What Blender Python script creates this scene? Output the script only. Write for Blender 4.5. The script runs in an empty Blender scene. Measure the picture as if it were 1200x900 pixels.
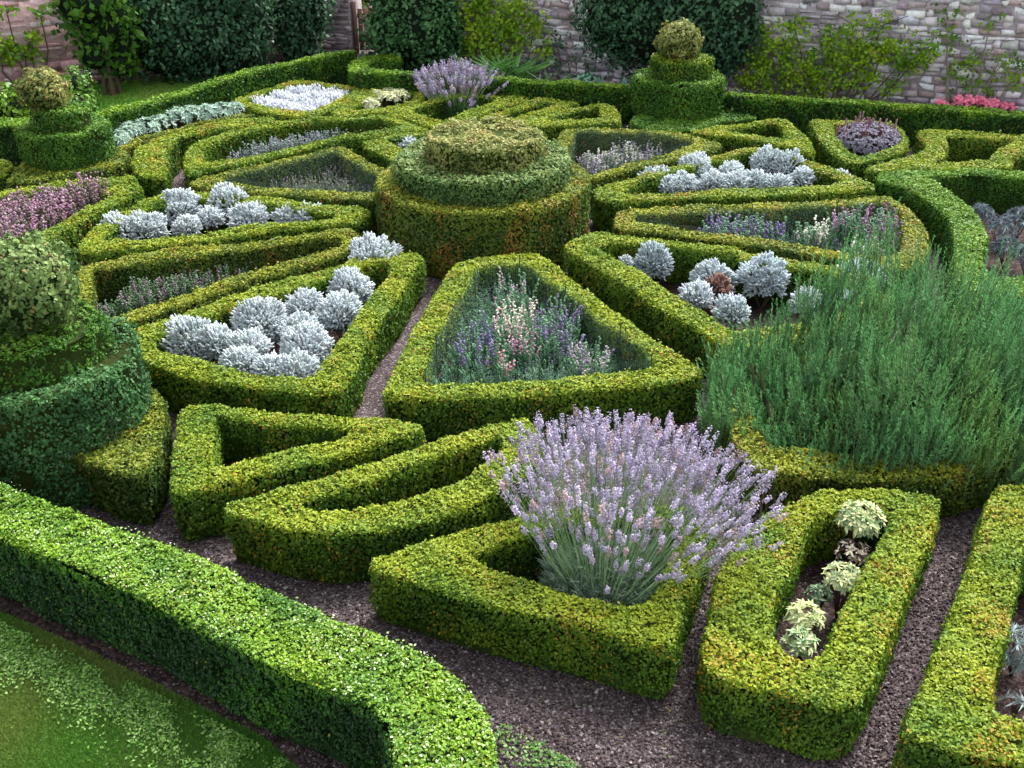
import bpy, math, random
import numpy as np
from mathutils.geometry import tessellate_polygon
from mathutils import Vector

rng = np.random.default_rng(7)
random.seed(7)
sc = bpy.context.scene
COL = sc.collection

# ------------------------------------------------------------------ camera, sky, sun, exposure
CAM_H, PITCH, FPX = 4.2, math.radians(29.5), 1200.0
cd = bpy.data.cameras.new('camera'); cam = bpy.data.objects.new('camera', cd); COL.objects.link(cam)
cam.location = (0, 0, CAM_H); cam.rotation_euler = (math.radians(90) - PITCH, 0, 0)
cd.sensor_width = 36; cd.lens = 36; cd.clip_start = 0.05; cd.clip_end = 500
sc.camera = cam

SUN_EL, SUN_AZ = math.radians(52), math.radians(35)      # azimuth clockwise from +Y
w = bpy.data.worlds.new('World'); sc.world = w; w.use_nodes = True
nt = w.node_tree; nt.nodes.clear()
sky = nt.nodes.new('ShaderNodeTexSky'); sky.sky_type = 'NISHITA'; sky.sun_disc = False
sky.sun_elevation = SUN_EL; sky.sun_rotation = SUN_AZ; sky.dust_density = 4; sky.air_density = 0.8
hsv = nt.nodes.new('ShaderNodeHueSaturation'); hsv.inputs['Saturation'].default_value = 0.22
bg = nt.nodes.new('ShaderNodeBackground'); bg.inputs['Strength'].default_value = 0.15
wo = nt.nodes.new('ShaderNodeOutputWorld')
nt.links.new(sky.outputs[0], hsv.inputs['Color']); nt.links.new(hsv.outputs[0], bg.inputs['Color'])
nt.links.new(bg.outputs[0], wo.inputs['Surface'])
sl = bpy.data.lights.new('sun', 'SUN'); sl.energy = 1.5; sl.angle = math.radians(22); sl.color = (1, .96, .9)
so = bpy.data.objects.new('sun', sl); COL.objects.link(so)
sd = Vector((math.sin(SUN_AZ) * math.cos(SUN_EL), math.cos(SUN_AZ) * math.cos(SUN_EL), math.sin(SUN_EL)))
so.rotation_euler = sd.to_track_quat('Z', 'Y').to_euler()
sc.view_settings.view_transform = 'Standard'; sc.view_settings.look = 'None'
sc.view_settings.gamma = 1; sc.view_settings.use_curve_mapping = False
sc.view_settings.exposure = 1.62

# ------------------------------------------------------------------ survey: image points to ground plan
CP, SP = math.cos(PITCH), math.sin(PITCH)
def ray(px, py):
    a, b = (px - 600) / FPX, (450 - py) / FPX
    return np.array([a, CP + b * SP, -SP + b * CP])
def P(px, py, z=0.0):
    d = ray(px, py); t = (z - CAM_H) / d[2]
    return np.array([d[0] * t, d[1] * t, z])
def PP(pts, z): return np.array([P(x, y, z) for x, y in pts])
def depth(p): return p[1] * CP + (CAM_H - p[2]) * SP
def on_plane(px, py, p0, n):
    d = ray(px, py); c = np.array([0, 0, CAM_H])
    return c + d * (np.dot(np.array(p0) - c, n) / np.dot(d, n))

# ------------------------------------------------------------------ materials
def mat(name, rough=.6, spec=.3, trans=0.0, attr=True, color=None, bump=None, noise=None):
    m = bpy.data.materials.new(name); m.use_nodes = True
    t = m.node_tree; N, L = t.nodes, t.links; N.clear()
    out = N.new('ShaderNodeOutputMaterial'); b = N.new('ShaderNodeBsdfPrincipled')
    b.inputs['Roughness'].default_value = rough; b.inputs['Specular IOR Level'].default_value = spec
    if attr:
        a = N.new('ShaderNodeAttribute'); a.attribute_name = 'Col'; src = a.outputs['Color']
    else:
        a = N.new('ShaderNodeRGB'); a.outputs[0].default_value = (*color, 1); src = a.outputs[0]
    tc = N.new('ShaderNodeTexCoord')
    n = N.new('ShaderNodeTexNoise'); n.inputs['Scale'].default_value = noise or 60
    L.new(tc.outputs['Object'], n.inputs['Vector'])
    mr = N.new('ShaderNodeMapRange'); mr.inputs[1].default_value = .25; mr.inputs[2].default_value = .75
    mr.inputs[3].default_value = .8; mr.inputs[4].default_value = 1.2
    L.new(n.outputs['Fac'], mr.inputs[0])
    mx = N.new('ShaderNodeVectorMath'); mx.operation = 'SCALE'
    L.new(src, mx.inputs[0]); L.new(mr.outputs[0], mx.inputs['Scale'])
    L.new(mx.outputs[0], b.inputs['Base Color'])
    if bump:
        bp = N.new('ShaderNodeBump'); bp.inputs['Strength'].default_value = bump; bp.inputs['Distance'].default_value = .02
        n2 = N.new('ShaderNodeTexNoise'); n2.inputs['Scale'].default_value = (noise or 60) * .5; n2.inputs['Detail'].default_value = 6
        L.new(tc.outputs['Object'], n2.inputs['Vector']); L.new(n2.outputs['Fac'], bp.inputs['Height']); L.new(bp.outputs[0], b.inputs['Normal'])
    if trans > 0:
        tr = N.new('ShaderNodeBsdfTranslucent'); L.new(mx.outputs[0], tr.inputs['Color'])
        ms = N.new('ShaderNodeMixShader'); ms.inputs[0].default_value = trans
        L.new(b.outputs[0], ms.inputs[1]); L.new(tr.outputs[0], ms.inputs[2]); L.new(ms.outputs[0], out.inputs[0])
    else: L.new(b.outputs[0], out.inputs[0])
    return m
M_LEAF = mat('box_leaf', .55, .22, .22)
M_GLOSS = mat('glossy_leaf', .48, .28, .08)
M_CORE = mat('twiggy_inside', .9, .1, 0, bump=.8, noise=40)
M_SILVER = mat('silver_felt_leaf', .85, .15, .12)
M_PETAL = mat('petal', .8, .15, .25)
M_WOOD = mat('bark', .9, .1, 0, bump=.5, noise=30)
M_STONE = mat('rubble_stone', .9, .15, 0, bump=1.0, noise=22)
M_IRON = mat('green_painted_steel', .5, .4, 0, attr=False, color=(.03, .07, .05))

# ------------------------------------------------------------------ mesh writer (numpy)
class MB:
    def __init__(s): s.v = []; s.c = []; s.f = []; s.m = []; s.n = 0
    def add(s, V, F, C, m=0):
        """V (n,3), F (k,3|4) indices, C (n,3) or (3,)"""
        V = np.asarray(V, np.float32); F = np.asarray(F, np.int64)
        C = np.broadcast_to(np.asarray(C, np.float32), (len(V), 3))
        s.v.append(V); s.c.append(C); s.f.append(F + s.n); s.m.append(np.full(len(F), m, np.int32)); s.n += len(V)
    def inst(s, TV, TF, pos, X, Y, Z, C, m=0):
        """copies of template (TV,TF) at pos with scaled axes X,Y,Z (N,3)"""
        N, k = len(pos), len(TV)
        if N == 0: return
        V = pos[:, None] + TV[None, :, 0:1] * X[:, None] + TV[None, :, 1:2] * Y[:, None] + TV[None, :, 2:3] * Z[:, None]
        F = (TF[None] + (np.arange(N) * k)[:, None, None]).reshape(-1, TF.shape[1])
        C = np.asarray(C)
        if C.ndim == 2: C = np.repeat(C, k, axis=0)
        s.add(V.reshape(-1, 3), F, C, m)
    def build(s, name, mats, parent=None, origin=None, smooth=False):
        V = np.concatenate(s.v); C = np.concatenate(s.c)
        if origin is not None: V = V - np.asarray(origin, np.float32)
        me = bpy.data.meshes.new(name)
        me.vertices.add(len(V)); me.vertices.foreach_set('co', V.astype(np.float32).ravel())
        loops = np.concatenate([f.ravel() for f in s.f]); sizes = np.concatenate([np.full(len(f), f.shape[1]) for f in s.f])
        me.loops.add(len(loops)); me.loops.foreach_set('vertex_index', loops.astype(np.int32))
        me.polygons.add(len(sizes)); st = np.concatenate([[0], np.cumsum(sizes)[:-1]]).astype(np.int32)
        me.polygons.foreach_set('loop_start', st)
        me.polygons.foreach_set('material_index', np.concatenate(s.m))
        if smooth: me.polygons.foreach_set('use_smooth', np.ones(len(sizes), bool))
        a = me.color_attributes.new('Col', 'FLOAT_COLOR', 'POINT')
        a.data.foreach_set('color', np.hstack([C, np.ones((len(C), 1))]).astype(np.float32).ravel())
        for m in (mats if isinstance(mats, (list, tuple)) else [mats]): me.materials.append(m)
        me.update(calc_edges=True)
        o = bpy.data.objects.new(name, me); COL.objects.link(o)
        if parent: o.parent = parent
        elif origin is not None: o.location = [float(q) for q in origin]
        return o

def tag(o, label=None, cat=None, group=None, kind=None):
    if label: o['label'] = label
    if cat: o['category'] = cat
    if group: o['group'] = group
    if kind: o['kind'] = kind
    return o
def thing(name, loc, label, cat, group=None):
    o = bpy.data.objects.new(name, None); COL.objects.link(o); o.location = [float(q) for q in loc]; o.empty_display_size = .1
    return tag(o, label, cat, group)

LEAF_V = np.array([(-.5, 0, 0), (0, -.32, .06), (.5, 0, 0), (0, .32, .06)], float); LEAF_F = np.array([(0, 1, 2, 3)])
LONG_V = np.array([(0, -.5, 0), (.45, -.5, .5), (1, 0, 0.1), (.45, .5, .5), (0, .5, 0)], float); LONG_F = np.array([(0, 1, 2), (0, 2, 4), (2, 3, 4)])
# finger: four-sided tapered shoot along Z
FING_V = np.array([(-.5, -.5, 0), (.5, -.5, 0), (.5, .5, 0), (-.5, .5, 0), (-.6, -.6, .7), (.6, -.6, .7), (.6, .6, .7), (-.6, .6, .7), (0, 0, 1)], float)
FING_F4 = np.array([(0, 1, 5, 4), (1, 2, 6, 5), (2, 3, 7, 6), (3, 0, 4, 7), ])
FING_F3 = np.array([(4, 5, 8), (5, 6, 8), (6, 7, 8), (7, 4, 8)])
BLADE_V = np.array([(-.5, 0, 0), (.5, 0, 0), (.4, 0, .5), (-.4, 0, .5), (0, 0, 1)], float)
BLADE_F = np.array([(0, 1, 2), (0, 2, 3), (3, 2, 4)])
def finger(mb, pos, X, Y, Z, C, m=0):
    mb.inst(FING_V, FING_F4, pos, X, Y, Z, C, m)
    k = len(FING_V); base = mb.n - len(pos) * k
    F = (FING_F3[None] + (np.arange(len(pos)) * k)[:, None, None]).reshape(-1, 3) + base
    mb.f.append(F); mb.m.append(np.full(len(F), m, np.int32))

def unit(v): return v / np.maximum(np.linalg.norm(v, axis=-1, keepdims=True), 1e-9)
def frames(n):
    r = unit(rng.normal(size=n.shape)); x = unit(np.cross(n, r)); return x, np.cross(n, x)
def noise3(p, f, seed=0):
    r = np.random.default_rng(seed); v = 0
    for k in range(5):
        d = r.normal(size=3); d /= np.linalg.norm(d); ph = r.uniform(0, 6.28)
        d2 = r.normal(size=3); d2 /= np.linalg.norm(d2)
        q = p @ d * f * (1 + .35 * k)
        v = v + np.sin(q * 6.28 + ph + 1.7 * np.sin(p @ d2 * f * 4 + ph))
    return v / 3.2

# palettes (leaf colours): dark leaf, leaf, new tip, scorched tip
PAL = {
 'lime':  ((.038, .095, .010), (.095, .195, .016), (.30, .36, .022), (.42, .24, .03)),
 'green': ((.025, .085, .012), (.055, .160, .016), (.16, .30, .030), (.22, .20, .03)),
 'fresh': ((.012, .045, .010), (.042, .140, .012), (.21, .36, .020), (.32, .32, .04)),  # dark and mid tones deepened to put side-face shade into the colour
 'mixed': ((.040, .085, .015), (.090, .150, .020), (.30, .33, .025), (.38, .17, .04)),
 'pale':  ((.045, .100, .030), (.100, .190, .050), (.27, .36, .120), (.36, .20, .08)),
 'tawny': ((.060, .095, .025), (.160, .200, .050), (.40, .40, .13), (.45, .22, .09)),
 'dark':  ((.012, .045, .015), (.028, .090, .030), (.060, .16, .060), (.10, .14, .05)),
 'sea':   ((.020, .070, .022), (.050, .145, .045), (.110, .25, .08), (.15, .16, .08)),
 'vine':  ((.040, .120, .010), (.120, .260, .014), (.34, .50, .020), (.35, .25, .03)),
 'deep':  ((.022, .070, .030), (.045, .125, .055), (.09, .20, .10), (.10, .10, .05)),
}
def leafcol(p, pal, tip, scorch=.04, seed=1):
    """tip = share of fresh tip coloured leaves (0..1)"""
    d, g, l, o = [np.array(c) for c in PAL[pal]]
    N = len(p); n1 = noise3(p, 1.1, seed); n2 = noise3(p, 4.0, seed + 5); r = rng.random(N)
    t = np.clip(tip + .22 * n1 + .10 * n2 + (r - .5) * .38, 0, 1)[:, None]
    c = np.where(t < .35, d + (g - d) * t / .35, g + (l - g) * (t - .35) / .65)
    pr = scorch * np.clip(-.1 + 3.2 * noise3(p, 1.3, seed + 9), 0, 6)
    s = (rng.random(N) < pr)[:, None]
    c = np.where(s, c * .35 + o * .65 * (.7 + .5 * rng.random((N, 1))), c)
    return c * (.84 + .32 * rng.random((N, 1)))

def seg_dist(p, polys):
    d = np.full(len(p), 9.)
    for q in polys:
        a = q; b = np.roll(q, -1, 0)
        for i in range(len(q)):
            ab = b[i] - a[i]; t = np.clip(((p - a[i]) @ ab) / max(ab @ ab, 1e-9), 0, 1)
            d = np.minimum(d, np.linalg.norm(p - a[i] - t[:, None] * ab, axis=1))
    return d
def area2(q): x, y = q[:, 0], q[:, 1]; return .5 * np.sum(x * np.roll(y, -1) - y * np.roll(x, -1))
def rounded(q, r):
    out = []
    n = len(q)
    for i in range(n):
        a, b, c = q[i - 1], q[i], q[(i + 1) % n]
        la, lc = np.linalg.norm(a - b), np.linalg.norm(c - b); k = min(r, la * .4, lc * .4)
        p0, p1 = b + (a - b) / la * k, b + (c - b) / lc * k
        out += [p0, .25 * p0 + .5 * b + .25 * p1, p1]
    return np.array(out)

SOIL = []
LEAVES = [0]
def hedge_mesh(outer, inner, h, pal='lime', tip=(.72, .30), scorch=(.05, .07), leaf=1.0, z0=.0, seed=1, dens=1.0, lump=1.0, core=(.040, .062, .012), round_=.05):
    """outer/inner: plan outlines (n,2) in metres; returns MB"""
    polys = []
    for q, sgn in ((outer, 1), (inner, -1)):
        if q is None: continue
        q = rounded(np.array(q)[:, :2], round_)
        if area2(q) * sgn < 0: q = q[::-1]
        polys.append(q)
    mb = MB()
    allp = np.concatenate(polys)
    tris = np.array(tessellate_polygon([[Vector((*p, 0)) for p in q] for q in polys]))
    # core, a little inside the leaves
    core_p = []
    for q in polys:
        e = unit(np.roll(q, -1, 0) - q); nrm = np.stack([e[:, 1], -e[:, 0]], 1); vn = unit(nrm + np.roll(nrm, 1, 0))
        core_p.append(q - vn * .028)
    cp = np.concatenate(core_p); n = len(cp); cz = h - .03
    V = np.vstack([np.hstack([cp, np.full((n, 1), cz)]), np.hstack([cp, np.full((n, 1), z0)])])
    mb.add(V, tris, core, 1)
    F = []; o = 0
    for q in core_p:
        k = len(q); F += [(o + i, o + (i + 1) % k, n + o + (i + 1) % k, n + o + i) for i in range(k)]; o += k
    nb = mb.n - len(V); mb.f.append(np.array(F) + nb); mb.m.append(np.full(len(F), 1, np.int32))
    ctr = allp.mean(0); D = max(4.6, depth(np.array([ctr[0], ctr[1], h])))
    # ---- top leaves
    a, b, c = allp[tris[:, 0]], allp[tris[:, 1]], allp[tris[:, 2]]
    ar = .5 * np.abs((b - a)[:, 0] * (c - a)[:, 1] - (b - a)[:, 1] * (c - a)[:, 0])
    s = leaf * .88 * (.0135 + .0017 * D)
    rho = dens * 1.65 / (.32 * s * s)
    N = int(ar.sum() * rho * 1.1); ti = rng.choice(len(ar), N, p=ar / ar.sum())
    u, v = rng.random(N), rng.random(N); fl = u + v > 1; u[fl], v[fl] = 1 - u[fl], 1 - v[fl]
    p2 = a[ti] + u[:, None] * (b - a)[ti] + v[:, None] * (c - a)[ti]
    p = np.hstack([p2, np.full((N, 1), h)]); nn = np.tile([0, 0, 1.], (N, 1))
    dd = seg_dist(p2, polys); p[:, 2] -= .018 * np.clip(1 - dd / .04, 0, 1) ** 2
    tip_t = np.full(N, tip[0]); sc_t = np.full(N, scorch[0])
    P_, N_, T_, S_ = [p], [nn], [tip_t], [sc_t]
    # ---- side leaves
    for q in polys:
        e = np.roll(q, -1, 0) - q; L = np.linalg.norm(e, axis=1); nr = np.stack([e[:, 1], -e[:, 0]], 1) / L[:, None]
        mid = q + e * .5; tocam = -(mid); face = (nr * unit(tocam)).sum(1) > -.1
        wgt = L * np.where(face, 1, .45)
        N = int(wgt.sum() * (h - z0) * rho * .78)
        if N < 1: continue
        ei = rng.choice(len(L), N, p=wgt / wgt.sum()); t = rng.random(N)
        zz = z0 + .012 + (h - z0 - .012) * rng.random(N) ** .93
        p2 = q[ei] + e[ei] * t[:, None]; n2 = nr[ei]
        tuck = .014 * np.clip(1 - (h - zz) / .04, 0, 1) ** 2 + .026 * np.clip(1 - (zz - z0) / .12, 0, 1)
        p2 = p2 - n2 * tuck[:, None]
        P_.append(np.hstack([p2, zz[:, None]])); N_.append(np.hstack([n2, np.full((N, 1), .15)]))
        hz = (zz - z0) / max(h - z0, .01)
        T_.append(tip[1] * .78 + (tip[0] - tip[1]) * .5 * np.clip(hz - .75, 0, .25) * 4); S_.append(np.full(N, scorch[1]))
    p, nn, tp, ss = np.concatenate(P_), unit(np.concatenate(N_)), np.concatenate(T_), np.concatenate(S_)
    thin = (noise3(p, 1.9, seed + 11) > .55) & (nn[:, 2] < .5) & (p[:, 2] < z0 + (h - z0) * .8) & (rng.random(len(p)) < .45)
    p, nn, tp, ss = p[~thin], nn[~thin], tp[~thin], ss[~thin]
    big = noise3(p, .9, seed + 3) * .016 + noise3(p, 3.2, seed + 4) * .009 + noise3(p, 8.5, seed + 6) * .010
    p = p + nn * ((big * lump) + rng.normal(0, .004 + s * .09, len(p)))[:, None]
    stray = (rng.random(len(p)) < .012) & (noise3(p, 1.5, seed + 8) > -.2); p = p + np.where(stray[:, None], (nn * .5 + np.array([0, 0, .5])) * rng.uniform(.012, .045, (len(p), 1)), 0)
    ln = unit(nn + rng.normal(0, .5, nn.shape)); X, Y = frames(ln)
    sz = (s * rng.uniform(.7, 1.35, len(p)))[:, None]
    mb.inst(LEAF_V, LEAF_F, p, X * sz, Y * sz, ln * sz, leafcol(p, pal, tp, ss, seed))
    LEAVES[0] += len(p)
    return mb
HG = 'clipped box hedges of the knot garden'
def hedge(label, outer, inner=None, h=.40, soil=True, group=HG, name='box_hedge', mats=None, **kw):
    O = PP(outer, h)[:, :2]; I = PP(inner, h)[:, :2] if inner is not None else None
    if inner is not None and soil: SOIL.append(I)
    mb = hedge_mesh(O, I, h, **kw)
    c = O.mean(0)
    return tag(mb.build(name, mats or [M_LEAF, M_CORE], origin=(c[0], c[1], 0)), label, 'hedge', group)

# ================================================================== SETTING
def flat(name, pts, z, m, kind='structure'):
    me = bpy.data.meshes.new(name)
    tri = tessellate_polygon([[Vector((*p[:2], 0)) for p in pts]])
    me.from_pydata([(p[0], p[1], z) for p in pts], [], [tuple(t) for t in tri]); me.update()
    for p in me.polygons:
        if p.normal.z < 0: p.flip()
    me.materials.append(m); o = bpy.data.objects.new(name, me); COL.objects.link(o); o['kind'] = kind
    return o
def ground_mat(name, cols, scale, bump, rough=.9, big=1.2, spec=.15):
    m = bpy.data.materials.new(name); m.use_nodes = True; t = m.node_tree; N, L = t.nodes, t.links
    b = N['Principled BSDF']; b.inputs['Roughness'].default_value = rough; b.inputs['Specular IOR Level'].default_value = spec
    tc = N.new('ShaderNodeTexCoord'); vo = N.new('ShaderNodeTexVoronoi'); vo.inputs['Scale'].default_value = scale
    L.new(tc.outputs['Object'], vo.inputs['Vector'])
    wn = N.new('ShaderNodeSeparateColor'); L.new(vo.outputs['Color'], wn.inputs[0])
    cr = N.new('ShaderNodeValToRGB'); e = cr.color_ramp.elements
    for i, (p, c) in enumerate(cols):
        el = e[i] if i < 2 else e.new(p)
        el.position = p; el.color = (*c, 1)
    L.new(wn.outputs[0], cr.inputs[0])
    nz = N.new('ShaderNodeTexNoise'); nz.inputs['Scale'].default_value = big; nz.inputs['Detail'].default_value = 5
    L.new(tc.outputs['Object'], nz.inputs['Vector'])
    mr = N.new('ShaderNodeMapRange'); mr.inputs[1].default_value = .3; mr.inputs[2].default_value = .7; mr.inputs[3].default_value = .7; mr.inputs[4].default_value = 1.3
    L.new(nz.outputs['Fac'], mr.inputs[0])
    sc_ = N.new('ShaderNodeVectorMath'); sc_.operation = 'SCALE'; L.new(cr.outputs[0], sc_.inputs[0]); L.new(mr.outputs[0], sc_.inputs['Scale'])
    L.new(sc_.outputs[0], b.inputs['Base Color'])
    bp = N.new('ShaderNodeBump'); bp.inputs['Strength'].default_value = bump; bp.inputs['Distance'].default_value = .012
    L.new(vo.outputs['Distance'], bp.inputs['Height']); bp.invert = True; L.new(bp.outputs[0], b.inputs['Normal'])
    return m
M_GRAVEL = ground_mat('bark_gravel', [(0, (.034, .025, .027)), (.5, (.088, .068, .072)), (.85, (.14, .112, .115)), (.97, (.30, .26, .25))], 75, .9)
M_SOIL = ground_mat('dark_soil', [(0, (.016, .010, .009)), (.6, (.035, .022, .02)), (.95, (.07, .045, .04))], 40, .8)
M_GRASS = ground_mat('mown_grass', [(0, (.055, .17, .018)), (.5, (.075, .23, .022)), (.95, (.12, .27, .04))], 90, .6, big=1.8)
G = 300
flat('ground', [(-G, -G), (G, -G), (G, G), (-G, G)], -.004, M_GRAVEL)

# lawns
lawn_front = [P(-400, 700), P(-200, 640), P(0, 718), P(83, 755), P(160, 791), P(240, 832), P(310, 866), P(345, 900), P(380, 950), P(420, 1100), P(-300, 1100)]
flat('lawn', lawn_front, .004, M_GRASS)
lawn_back = [P(60, 150), P(110, 150), P(240, 118), P(250, 92), P(225, 88), P(150, 96), P(95, 103), P(40, 122)]
flat('lawn', lawn_back, .004, M_GRASS)
def grass(outline, n, hgt, wid, pal, name, tall=.0):
    q = np.array(outline)[:, :2]; tr = np.array(tessellate_polygon([[Vector((*p, 0)) for p in q]]))
    a, b, c = q[tr[:, 0]], q[tr[:, 1]], q[tr[:, 2]]
    ar = .5 * np.abs((b - a)[:, 0] * (c - a)[:, 1] - (b - a)[:, 1] * (c - a)[:, 0])
    ti = rng.choice(len(ar), n, p=ar / ar.sum()); u, v = rng.random(n), rng.random(n); f = u + v > 1; u[f], v[f] = 1 - u[f], 1 - v[f]
    p2 = a[ti] + u[:, None] * (b - a)[ti] + v[:, None] * (c - a)[ti]; p = np.hstack([p2, np.full((n, 1), .003)])
    Z = unit(np.hstack([rng.normal(0, .7, (n, 2)), np.ones((n, 1))])); X, Y = frames(Z)
    mb = MB(); h = hgt * rng.uniform(.5, 1.3, (n, 1))
    mb.inst(BLADE_V, BLADE_F, p, X * wid, Y * wid, Z * h, pal(p)); return tag(mb.build(name, M_LEAF), kind='stuff')
def gpal(p):
    t = np.clip(.5 + .8 * noise3(p, .45, 3), 0, 1)[:, None]; return (np.array([.075, .23, .025]) * (1 - t) + np.array([.17, .25, .05]) * t) * rng.uniform(.7, 1.3, (len(p), 1))
vis = [P(-60, 704), P(0, 718), P(83, 755), P(160, 791), P(240, 832), P(310, 866), P(345, 900), P(375, 940), P(-60, 940)]
grass(vis, 150000, .024, .004, gpal, 'grass')
grass(lawn_back, 40000, .04, .014, lambda p: gpal(p) * np.array([1.2, 1.3, 1.1]), 'grass')

# hedge clippings on the lawn and by the hedge foot
def clippings(lines, n, spread, cols, name='hedge_clippings', size=.018):
    pts = []
    for (x0, y0, x1, y1, k) in lines:
        a, b = P(x0, y0)[:2], P(x1, y1)[:2]; m = int(n * k)
        t = rng.random((m, 1)); d = b - a; d = np.array([d[1], -d[0]]) / np.linalg.norm(d)
        pts.append(a + (b - a) * t + d * np.abs(rng.normal(0, spread, (m, 1))) * np.where(d[1] < 0, 1, -1))
    p = np.concatenate(pts); p = p[noise3(np.hstack([p, p[:, :1] * 0]), 2.2, 2) + rng.normal(0, .3, len(p)) > -.25]
    p = np.hstack([p, rng.uniform(.012, .035, (len(p), 1))]); z = unit(np.hstack([rng.normal(0, .5, (len(p), 2)), np.ones((len(p), 1))])); X, Y = frames(z)
    s = rng.uniform(.6, 1.5, (len(p), 1)) * size; mb = MB()
    mb.inst(LEAF_V, LEAF_F, p, X * s, Y * s, z * s, cols[rng.integers(0, len(cols), len(p))] * rng.uniform(.7, 1.3, (len(p), 1)))
    return tag(mb.build(name, M_LEAF), kind='stuff')
flat('foot_soil', [P(-300, 560), P(0, 690), P(83, 728), P(160, 765), P(240, 806), P(330, 850), P(400, 900), P(420, 1100), P(360, 1100), P(345, 900), P(310, 866), P(240, 832), P(160, 791), P(83, 755), P(0, 718), P(-300, 600)], .006, M_SOIL)
clippings([(0, 730, 120, 786, 1), (120, 786, 250, 848, 1), (250, 848, 340, 896, .8)], 5200, .13, np.array([(.16, .34, .05), (.08, .20, .03), (.26, .42, .12), (.06, .15, .02)]), size=.016)
clippings([(0, 752, 120, 806, 1), (120, 806, 250, 872, 1.3), (250, 872, 330, 905, .8)], 1200, .13, np.array([(.08, .20, .03), (.20, .36, .08), (.28, .44, .14)]), size=.016)
clippings([(590, 850, 680, 900, 1), (470, 790, 560, 830, .0)], 700, .10, np.array([(.10, .26, .05), (.20, .30, .10)]))

# loose gravel on the path near the camera
n = 42000; yy = rng.uniform(600, 940, n); xx = rng.uniform(120, 1230, n); g = np.array([P(a, b) for a, b in zip(xx, yy)])
g[:, 2] = rng.uniform(.0, .006, n); z = unit(np.hstack([rng.normal(0, .6, (n, 2)), np.ones((n, 1))])); X, Y = frames(z); s = rng.uniform(.004, .012, (n, 1))
cc = np.array([(.05, .036, .038), (.10, .078, .082), (.15, .12, .125), (.08, .055, .05), (.30, .27, .27)])[rng.choice(5, n, p=[.3, .33, .2, .13, .04])]
mb = MB(); mb.inst(np.array([(-1, -.6, 0), (1, -.7, 0), (.8, .7, 0), (-.9, .6, 0), (0, 0, .7)], float), np.array([(0, 1, 4), (1, 2, 4), (2, 3, 4), (3, 0, 4)]), g, X * s, Y * s, z * s, cc)
tag(mb.build('loose_gravel', M_STONE), kind='stuff')

n = 1500; xx = rng.uniform(150, 1220, n); yy = rng.uniform(560, 900, n); g = np.array([P(a, b_) for a, b_ in zip(xx, yy)]); g[:, 2] = .009
g = g[noise3(g, 1.1, 21) + rng.normal(0, .35, n) > .15]; z = unit(rng.normal(0, .35, g.shape) + [0, 0, 1]); X, Y = frames(z); s = rng.uniform(.008, .02, (len(g), 1)); mb = MB()
mb.inst(LEAF_V, LEAF_F, g, X * s, Y * s, z * s, np.array([(.12, .24, .04), (.25, .26, .05), (.20, .10, .05), (.08, .16, .03)])[rng.integers(0, 4, len(g))]); tag(mb.build('fallen_leaves', M_LEAF), kind='stuff')

# ================================================================== KNOT GARDEN HEDGES  (outlines of the clipped tops)
YB = dict(tip=(.72, .30))
front = [(-420, 420), (-200, 478), (0, 563), (65, 590), (130, 613), (187, 632), (233, 652), (283, 677), (330, 697), (367, 712), (400, 727), (433, 739), (470, 752), (517, 774), (550, 806), (572, 838), (582, 880), (586, 930), (575, 1000), (520, 1090),
         (440, 1060), (470, 990), (464, 930), (462, 900), (457, 858), (440, 834), (420, 822), (397, 814), (370, 798), (333, 787), (267, 755), (167, 700), (83, 665), (0, 627), (-200, 545), (-420, 490)]
hedge('wide bright green hedge strewn with pale clippings, crossing the bottom left corner', front, h=.55, pal='fresh', tip=(.72, .10), scorch=(.06, .01), mats=[M_GLOSS, M_CORE], leaf=.92, seed=2, group='tall boundary hedges', name='boundary_hedge', z0=.0, core=(.012, .03, .010))  # low side tip and dark core paint shade; top tips are new growth
hedge('triangular box hedge holding the big foreground lavender, pointed at its left end',
      [(430, 661), (443, 669), (500, 688), (567, 708), (683, 733), (740, 752), (787, 762), (800, 715), (822, 665), (842, 615), (815, 592), (700, 590), (633, 597), (560, 618), (480, 640), (438, 650)],
      [(552, 652), (580, 667), (633, 683), (677, 697), (738, 712), (765, 700), (788, 650), (795, 618), (720, 612), (650, 618), (600, 632)], pal='lime', seed=3)
hedge('long V shaped box hedge left of the foreground lavender, tip under the flowers',
      [(260, 600), (285, 606), (330, 619), (390, 627), (440, 622), (500, 612), (547, 595), (580, 578), (610, 560), (630, 535), (633, 508), (617, 487), (583, 495), (517, 513), (467, 533), (440, 542), (390, 555), (340, 568), (302, 580), (272, 588)],
      [(350, 590), (366, 598), (400, 597), (440, 592), (483, 583), (533, 567), (567, 543), (587, 530), (590, 512), (550, 522), (483, 545), (440, 562), (395, 576)], pal='lime', seed=4)
hedge('wedge shaped box hedge with an empty triangular bed, its blunt end beside the left topiary',
      [(220, 474), (208, 485), (206, 512), (201, 540), (200, 572), (206, 580), (240, 573), (275, 563), (340, 550), (390, 536), (450, 518), (490, 507), (497, 498), (477, 492), (430, 489), (390, 486), (315, 481), (270, 476), (240, 473)],
      [(254, 486), (315, 498), (390, 499), (422, 505), (390, 515), (340, 526), (275, 545), (248, 549), (252, 530), (249, 515)], pal='lime', seed=5)
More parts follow.
